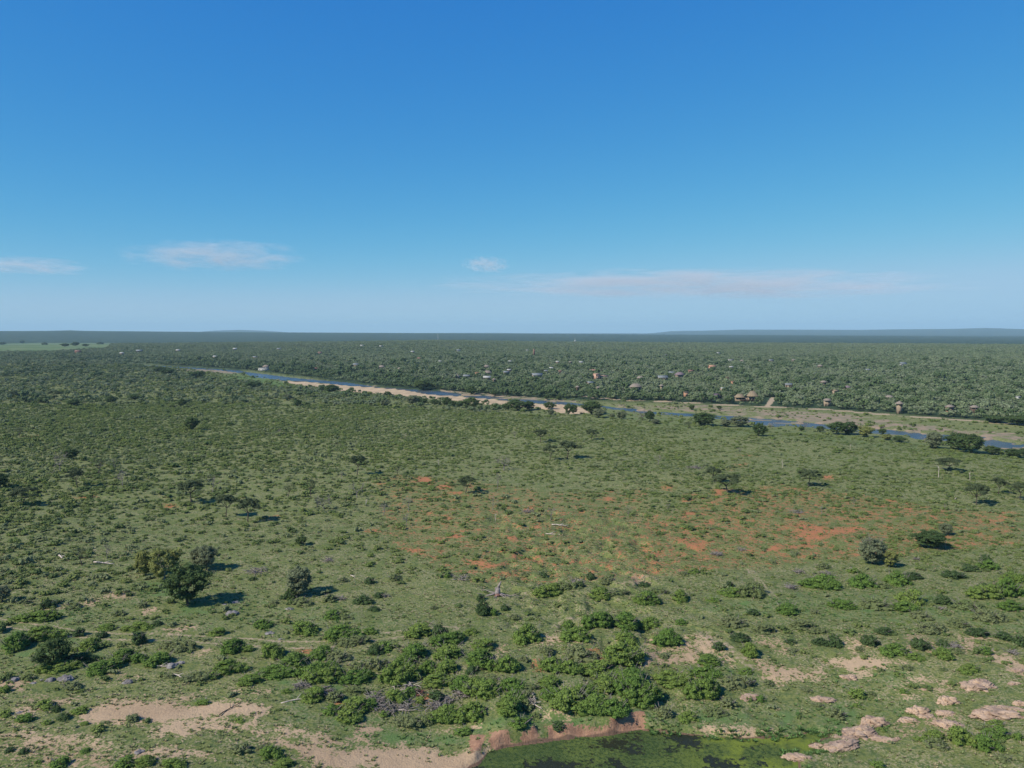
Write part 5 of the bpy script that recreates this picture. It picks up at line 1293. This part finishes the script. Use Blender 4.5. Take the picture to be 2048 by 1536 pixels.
rk = [rock_mesh(M['rock'], s) for s in (1, 2, 3, 4)]; gk = [rock_mesh(M['greyrock'], s, .6) for s in (11, 12, 13)]
RK = [(c3, 1230, 960, 130, 60, 'large ridged pink outcrop'), (c3, 1290, 905, 110, 60, 'ridged pink outcrop'), (c3, 1150, 970, 90, 30, 'low pink outcrop'), (c3, 1130, 1025, 190, 45, 'long pink outcrop at the water'), (c3, 1345, 985, 110, 28, 'flat pink outcrop'), (c3, 1403, 975, 34, 22, 'small pink boulder'),
      (c3, 905, 1078, 120, 30, 'dark pink outcrop in the pond'), (c3, 1000, 1012, 80, 24, 'low pink outcrop'), (c3, 1020, 778, 110, 30, 'flat pink outcrop'), (c3, 650, 768, 90, 30, 'flat pink slab'), (c3, 1158, 664, 62, 32, 'rounded orange-pink rock'),
      (c3, 1520, 840, 90, 52, 'pink outcrop'), (c3, 1560, 862, 60, 26, 'pink outcrop'), (c3, 1670, 790, 80, 50, 'leaning pink outcrop'), (c3, 1660, 850, 80, 28, 'low pink outcrop'), (c3, 1680, 910, 120, 40, 'wide pink outcrop'), (c3, 1465, 882, 80, 24, 'low pink outcrop'),
      (c3, 1840, 715, 130, 52, 'wide pink outcrop'), (c3, 1940, 865, 200, 48, 'wide pink slab'), (c3, 1980, 825, 170, 28, 'long pale pink slab'), (c3, 1850, 845, 80, 24, 'low pink slab'), (c3, 2005, 690, 60, 16, 'small pink slab'), (c3, 1545, 720, 24, 22, 'small upright pink boulder'),
      (c3, 1370, 700, 30, 8, 'small white rock'), (c3, 2045, 800, 60, 30, 'pink slab'), (c3, 2030, 630, 60, 24, 'orange-pink slab'), (c3, 1420, 690, 20, 8, 'small white rock'),
      (c1, 525, 306, 42, 16, 'lone pale rock')]
GR = [(c1, 20, 765, 60, 34, 'grey boulder'), (c1, 75, 768, 60, 34, 'grey boulder'), (c1, 290, 768, 52, 34, 'grey boulder'), (c1, 365, 770, 90, 50, 'large grey boulder'), (c1, 240, 765, 26, 18, 'small grey boulder'), (c1, 185, 785, 40, 16, 'small grey boulder'),
      (c1, 740, 785, 60, 38, 'grey boulder'), (c1, 1000, 688, 70, 40, 'grey boulder'), (c1, 1050, 668, 50, 26, 'grey boulder'), (c1, 1345, 385, 80, 40, 'grey boulder'), (c1, 1380, 310, 50, 16, 'low grey boulder'), (c1, 1575, 492, 50, 20, 'low grey boulder'), (c1, 110, 955, 34, 18, 'small grey boulder'),
      (c1, 1310, 322, 30, 12, 'small grey boulder'), (c1, 1645, 525, 36, 12, 'small grey boulder'), (c1, 1690, 350, 50, 18, 'low grey boulder'), (c1, 810, 1190, 50, 30, 'grey boulder')]
ri = []; rr_ = np.random.default_rng(21)
for L, meshes, zz in ((RK, rk, 2.566), (GR, gk, 2.926)):
    for (f_, cx, cy, bw, bh, look) in L:
        px, py = f_(cx, cy); p = ground(px, py); D = dist(p); z_ = 2.926 if f_ is c1 else 2.566
        W = bw / z_ / FPX * D; Hh = bh / z_ / FPX * D
        dep = min(W * .75, Hh * 2.0)
        o = obj('rock', meshes[int(rr_.integers(0, len(meshes)))], None, (p[0], p[1] + dep * .35, p[2] - .1), rr_.uniform(-.4, .4), (W * .72, dep * .75, Hh * .85))
        tag(o, None, 'rock', 'pink rock outcrops around the pond' if L is RK else 'grey boulders in the grass'); ri.append((o, look, px, py))
label_all(ri, MARKS)

# ------------------------------------------------------------------ fallen and dead wood
def pile_mesh(seed, n, rad, mat, thick=.07, h=.5, L=1.8):
    q = np.random.default_rng(seed); a = Acc()
    for i in range(n):
        x, y = q.normal(0, rad * .4, 2); an = q.uniform(0, 6.28); l = L * q.uniform(.4, 1.3); z = q.uniform(.05, h)
        d = np.array([math.cos(an), math.sin(an), q.uniform(-.25, .45)])
        m_ = np.array([x, y, z + .15]) + d * l * .5 + q.normal(0, .12, 3)
        a.tube([(x, y, z), m_, m_ + d * l * .5 + q.normal(0, .15, 3)], np.array([1, .75, .4]) * thick * q.uniform(.6, 1.5), 4)
    return a.mesh('branch_heap', [mat])
PL = [(c2, 440, 880, 100, 3.2, 'pile', 'grey brushwood heap beside the thicket'), (c2, 480, 930, 60, 2.6, 'pile', 'low grey brushwood heap'), (c2, 600, 920, 90, 3.0, 'pile', 'grey brushwood heap'), (c2, 800, 920, 90, 3.0, 'pile', 'grey brushwood heap'), (c2, 865, 885, 50, 2.0, 'pile', 'small grey brushwood heap'),
      (c2, 640, 815, 60, 2.6, 'bleached', 'heap of bleached fallen branches'), (c2, 700, 845, 30, 1.8, 'redwood', 'reddish broken branch heap'), (c2, 515, 960, 30, 1.6, 'pile', 'small grey brushwood heap'), (c1, 1765, 800, 60, 2.2, 'pile', 'grey brushwood heap left of the thicket'), (c1, 1900, 832, 40, 2.2, 'pile', 'grey brushwood heap'),
      (c1, 1500, 128, 50, 4.0, 'deadwood', 'fallen branching dead tree'), (c1, 230, 640, 40, 2.0, 'pile', 'grey brushwood heap'), (c2, 940, 850, 60, 2.2, 'deadwood', 'leafless grey thorn heap'), (c2, 1620, 190, 40, 2.0, 'deadwood', 'grey fallen branches'), (c2, 1345, 880, 30, 2.4, 'bleached', 'bleached fallen branches'),
      (c2, 500, 275, 30, 1.2, 'pile', 'small grey brushwood heap'), (c2, 240, 290, 30, 1.3, 'pile', 'small grey brushwood heap'), (c3, 850, 195, 60, 2.5, 'pile', 'grey leafless thorn heap'), (c3, 1035, 125, 40, 2.2, 'pile', 'grey leafless thorn heap'), (c3, 890, 115, 40, 2.0, 'pile', 'grey leafless thorn heap'),
      (c3, 1700, 500, 50, 1.8, 'pile', 'grey leafless thorn heap'), (c3, 1990, 530, 40, 1.6, 'pile', 'grey leafless thorn heap'), (c3, 470, 25, 50, 2.2, 'pile', 'grey leafless thorn heap'), (c3, 1630, 305, 30, 1.5, 'pile', 'grey leafless thorn heap'), (c3, 1500, 50, 30, 2.0, 'pile', 'grey leafless thorn heap'), (c5, 1330, 715, 60, 3.2, 'pile', 'grey fallen branches'),
      (c5, 160, 1000, 40, 2.4, 'deadwood', 'upright grey dead scrub'), (c5, 950, 1105, 30, 2.8, 'deadwood', 'fallen grey branches'), (c6, 885, 528, 50, 3.4, 'deadwood', 'long fallen dead tree'), (c6, 360, 300, 60, 5., 'pile', 'grey leafless scrub'), (c6, 470, 745, 40, 2.2, 'pile', 'grey leafless scrub'), (c6, 600, 720, 30, 1.6, 'deadwood', 'small grey dead scrub')]
pi = []
for i, (f_, cx, cy, n_, rad, mt, look) in enumerate(PL):
    px, py = f_(cx, cy); p = ground(px, py)
    o = obj('branch_heap', pile_mesh(500 + i, int(n_ * 1.1), rad * .75, M[mt], thick=.06, h=.35, L=rad * .5), None, p, i * .7)
    tag(o, None, 'dead branches', 'heaps of dead branches in the grass'); pi.append((o, look, px, py))
label_all(pi, MARKS + MT[1:3])
def log(px, py, L, rz, r_, mat, look, curve=.2, forks=1):
    q = np.random.default_rng(int(px)); p = ground(px, py)
    rt = obj('fallen_log', None, None, p, rz)
    a = Acc(); pts = [(-L / 2 + L * k / 6, math.sin(k) * curve * L * .2, r_ + q.uniform(0, .15)) for k in range(7)]
    a.tube(pts, np.linspace(r_, r_ * .45, 7), 6); obj('stem', a.mesh('stem', [M[mat]]), rt)
    for k in range(forks):
        b = Acc(); s_ = pts[3 + k]
        b.tube([s_, (s_[0] + L * .12, s_[1] + (-1) ** k * L * .12, r_ + .3), (s_[0] + L * .22, s_[1] + (-1) ** k * L * .2, r_ + .5)], [r_ * .6, r_ * .45, r_ * .25], 5)
        obj('branch', b.mesh('branch', [M[mat]]), rt)
    tag(rt, None, 'log', 'fallen logs in the grass'); pi2.append((rt, look, px, py))
pi2 = []
for a_ in [(208, 1128, 6, -.2, .22, 'bleached', 'pale fallen log'), (122, 1116, 3.5, -.8, .25, 'bleached', 'short pale log'), (c1(1350, 930)[0], c1(1350, 930)[1], 5, 1.2, .10, 'bark', 'thin dark stick on the bare sand'), (c1(1735, 882)[0], c1(1735, 882)[1], 5, .5, .12, 'bleached', 'pale thin log'),
           (c2(1365, 905)[0], c2(1365, 905)[1], 4.5, -.9, .16, 'bleached', 'bleached forked log'), (c2(600, 942)[0], c2(600, 942)[1], 5, .1, .12, 'bleached', 'thin bleached log'), (c5(1520, 795)[0], c5(1520, 795)[1], 5, -.2, .2, 'bleached', 'pale fallen log'), (c5(1460, 848)[0], c5(1460, 848)[1], 8, -.1, .2, 'bleached', 'long pale fallen log'),
           (c2(310, 158)[0], c2(310, 158)[1], 2.5, -.9, .12, 'bleached', 'short pale log'), (c1(1045, 742)[0], c1(1045, 742)[1], 2.5, -.5, .14, 'bleached', 'short pale log'), (c2(100, 825)[0], c2(100, 825)[1], 8, -.5, .2, 'deadwood', 'long fallen log'), (c1(940, 686)[0], c1(940, 686)[1], 4, 0, .12, 'bleached', 'thin pale log'),
           (c6(1700, 455)[0], c6(1700, 455)[1], 4, .9, .18, 'bleached', 'pale leaning log')]:
    log(*a_)
label_all(pi2, MARKS)
# the big fallen tree with its broken stump
p = ground(*c2(1155, 265)); rt = obj('fallen_tree', None, None, p, 0, (.78, .78, .72)); tag(rt, 'fallen tree with a broken reddish stump and pale branches spread around it', 'fallen tree')
q = np.random.default_rng(8)
a = Acc(); a.tube([(0, 0, -.3), (.1, 0, 1.2), (.3, .1, 2.6)], [1.0, .85, .5], 9); a.tube([(.2, 0, 2.2), (.7, .1, 3.6), (1.2, .1, 4.6)], [.5, .3, .08], 6); a.tube([(-.2, 0, 1.0), (-.6, 0, 2.6)], [.45, .1], 6)
obj('stump', a.mesh('stump', [M['deadwood']]), rt)
a = Acc(); a.tube([(-.6, -.9, .1), (.3, -1.1, .4), (1.0, -.8, .2)], [.5, .6, .3], 7); obj('split_wood', a.mesh('split_wood', [M['redwood']]), rt)
for ang, L in ((3.0, 6.5), (3.5, 4), (-.1, 6.5), (-.45, 7.5), (-.9, 6), (.4, 4.5), (2.6, 8), (-1.6, 3)):
    b = Acc(); branch_rec(b, q, (math.cos(ang) * .8, math.sin(ang) * .8, .6), (math.cos(ang), math.sin(ang), -.05), L * .42, .2, 2, [], .32, -.12, 6, .05, 5, .13)
    obj('limb', b.mesh('limb', [M['deadwood']]), rt)

# ------------------------------------------------------------------ clouds: thin layered wisps far beyond the haze
t = NT('cloud_wisp'); t.n.remove(t.bsdf)
pv = t.n.new('ShaderNodeVolumePrincipled')
co = t.coord()
ln = t.n.new('ShaderNodeVectorMath'); ln.operation = 'LENGTH'; t.link(co, ln.inputs[0])
mp = t.n.new('ShaderNodeMapping'); mp.inputs['Scale'].default_value = (2.6, 1.2, 1.5); t.link(co, mp.inputs[0])
nz = t.noise(mp.outputs[0], 1.6, 5, .6, .4)
info = t.n.new('ShaderNodeObjectInfo').outputs['Random']
fall = t.ss(t.math('ADD', ln.outputs['Value'], t.math('MULTIPLY', t.math('SUBTRACT', nz, .5), 1.3)), .1, .95, 1, 0)
fall = t.math('MULTIPLY', fall, t.ss(ln.outputs['Value'], .75, 1.0, 1, 0))
den = t.math('MULTIPLY', fall, t.ss(nz, .36, .60, 1, .04))
t.link(t.math('MULTIPLY', den, 4.0e-4), pv.inputs['Density'])
pv.inputs['Color'].default_value = (.94, .975, 1, 1)
t.link(pv.outputs[0], t.out.inputs['Volume'])
M['cloud'] = t.m
def cloud(px, py, wp, hp, label, dist_=46000., depth=4500):
    d = ray(px, py); k = dist_ / d[1]; c_ = np.array([0, 0, CAMH]) + d * k
    V, F = I3
    me = mesh_np('cloud', V, T=F, mats=[M['cloud']], smooth=True)
    o = obj('cloud', me, None, tuple(c_), 0, (wp / 2 / FPX * dist_, depth, hp / 2 / FPX * dist_)); tag(o, label, 'cloud', 'thin clouds low over the horizon')
cloud(430, 512, 440, 70, 'long thin white cloud streak in the left sky')
cloud(50, 532, 280, 40, 'faint cloud wisp at the left edge of the sky')
cloud(972, 530, 120, 32, 'smallest cloud wisp, above the middle of the long streak')
cloud(1400, 570, 1250, 64, 'longest faint cloud streak low over the right horizon', depth=9000)

# ------------------------------------------------------------------ haze
hz = Acc(); hz.box(-29000, 29000, -400, 31000, -9, 330)
t = NT('haze'); t.n.remove(t.bsdf)
pv = t.n.new('ShaderNodeVolumePrincipled'); pv.inputs['Density'].default_value = 4.8e-5
pv.inputs['Color'].default_value = (.54, .82, 1.0, 1)
t.link(pv.outputs[0], t.out.inputs['Volume'])
o = obj('haze', hz.mesh('haze', [t.m])); tag(o, kind='stuff')
print('objects', len(bpy.data.objects))
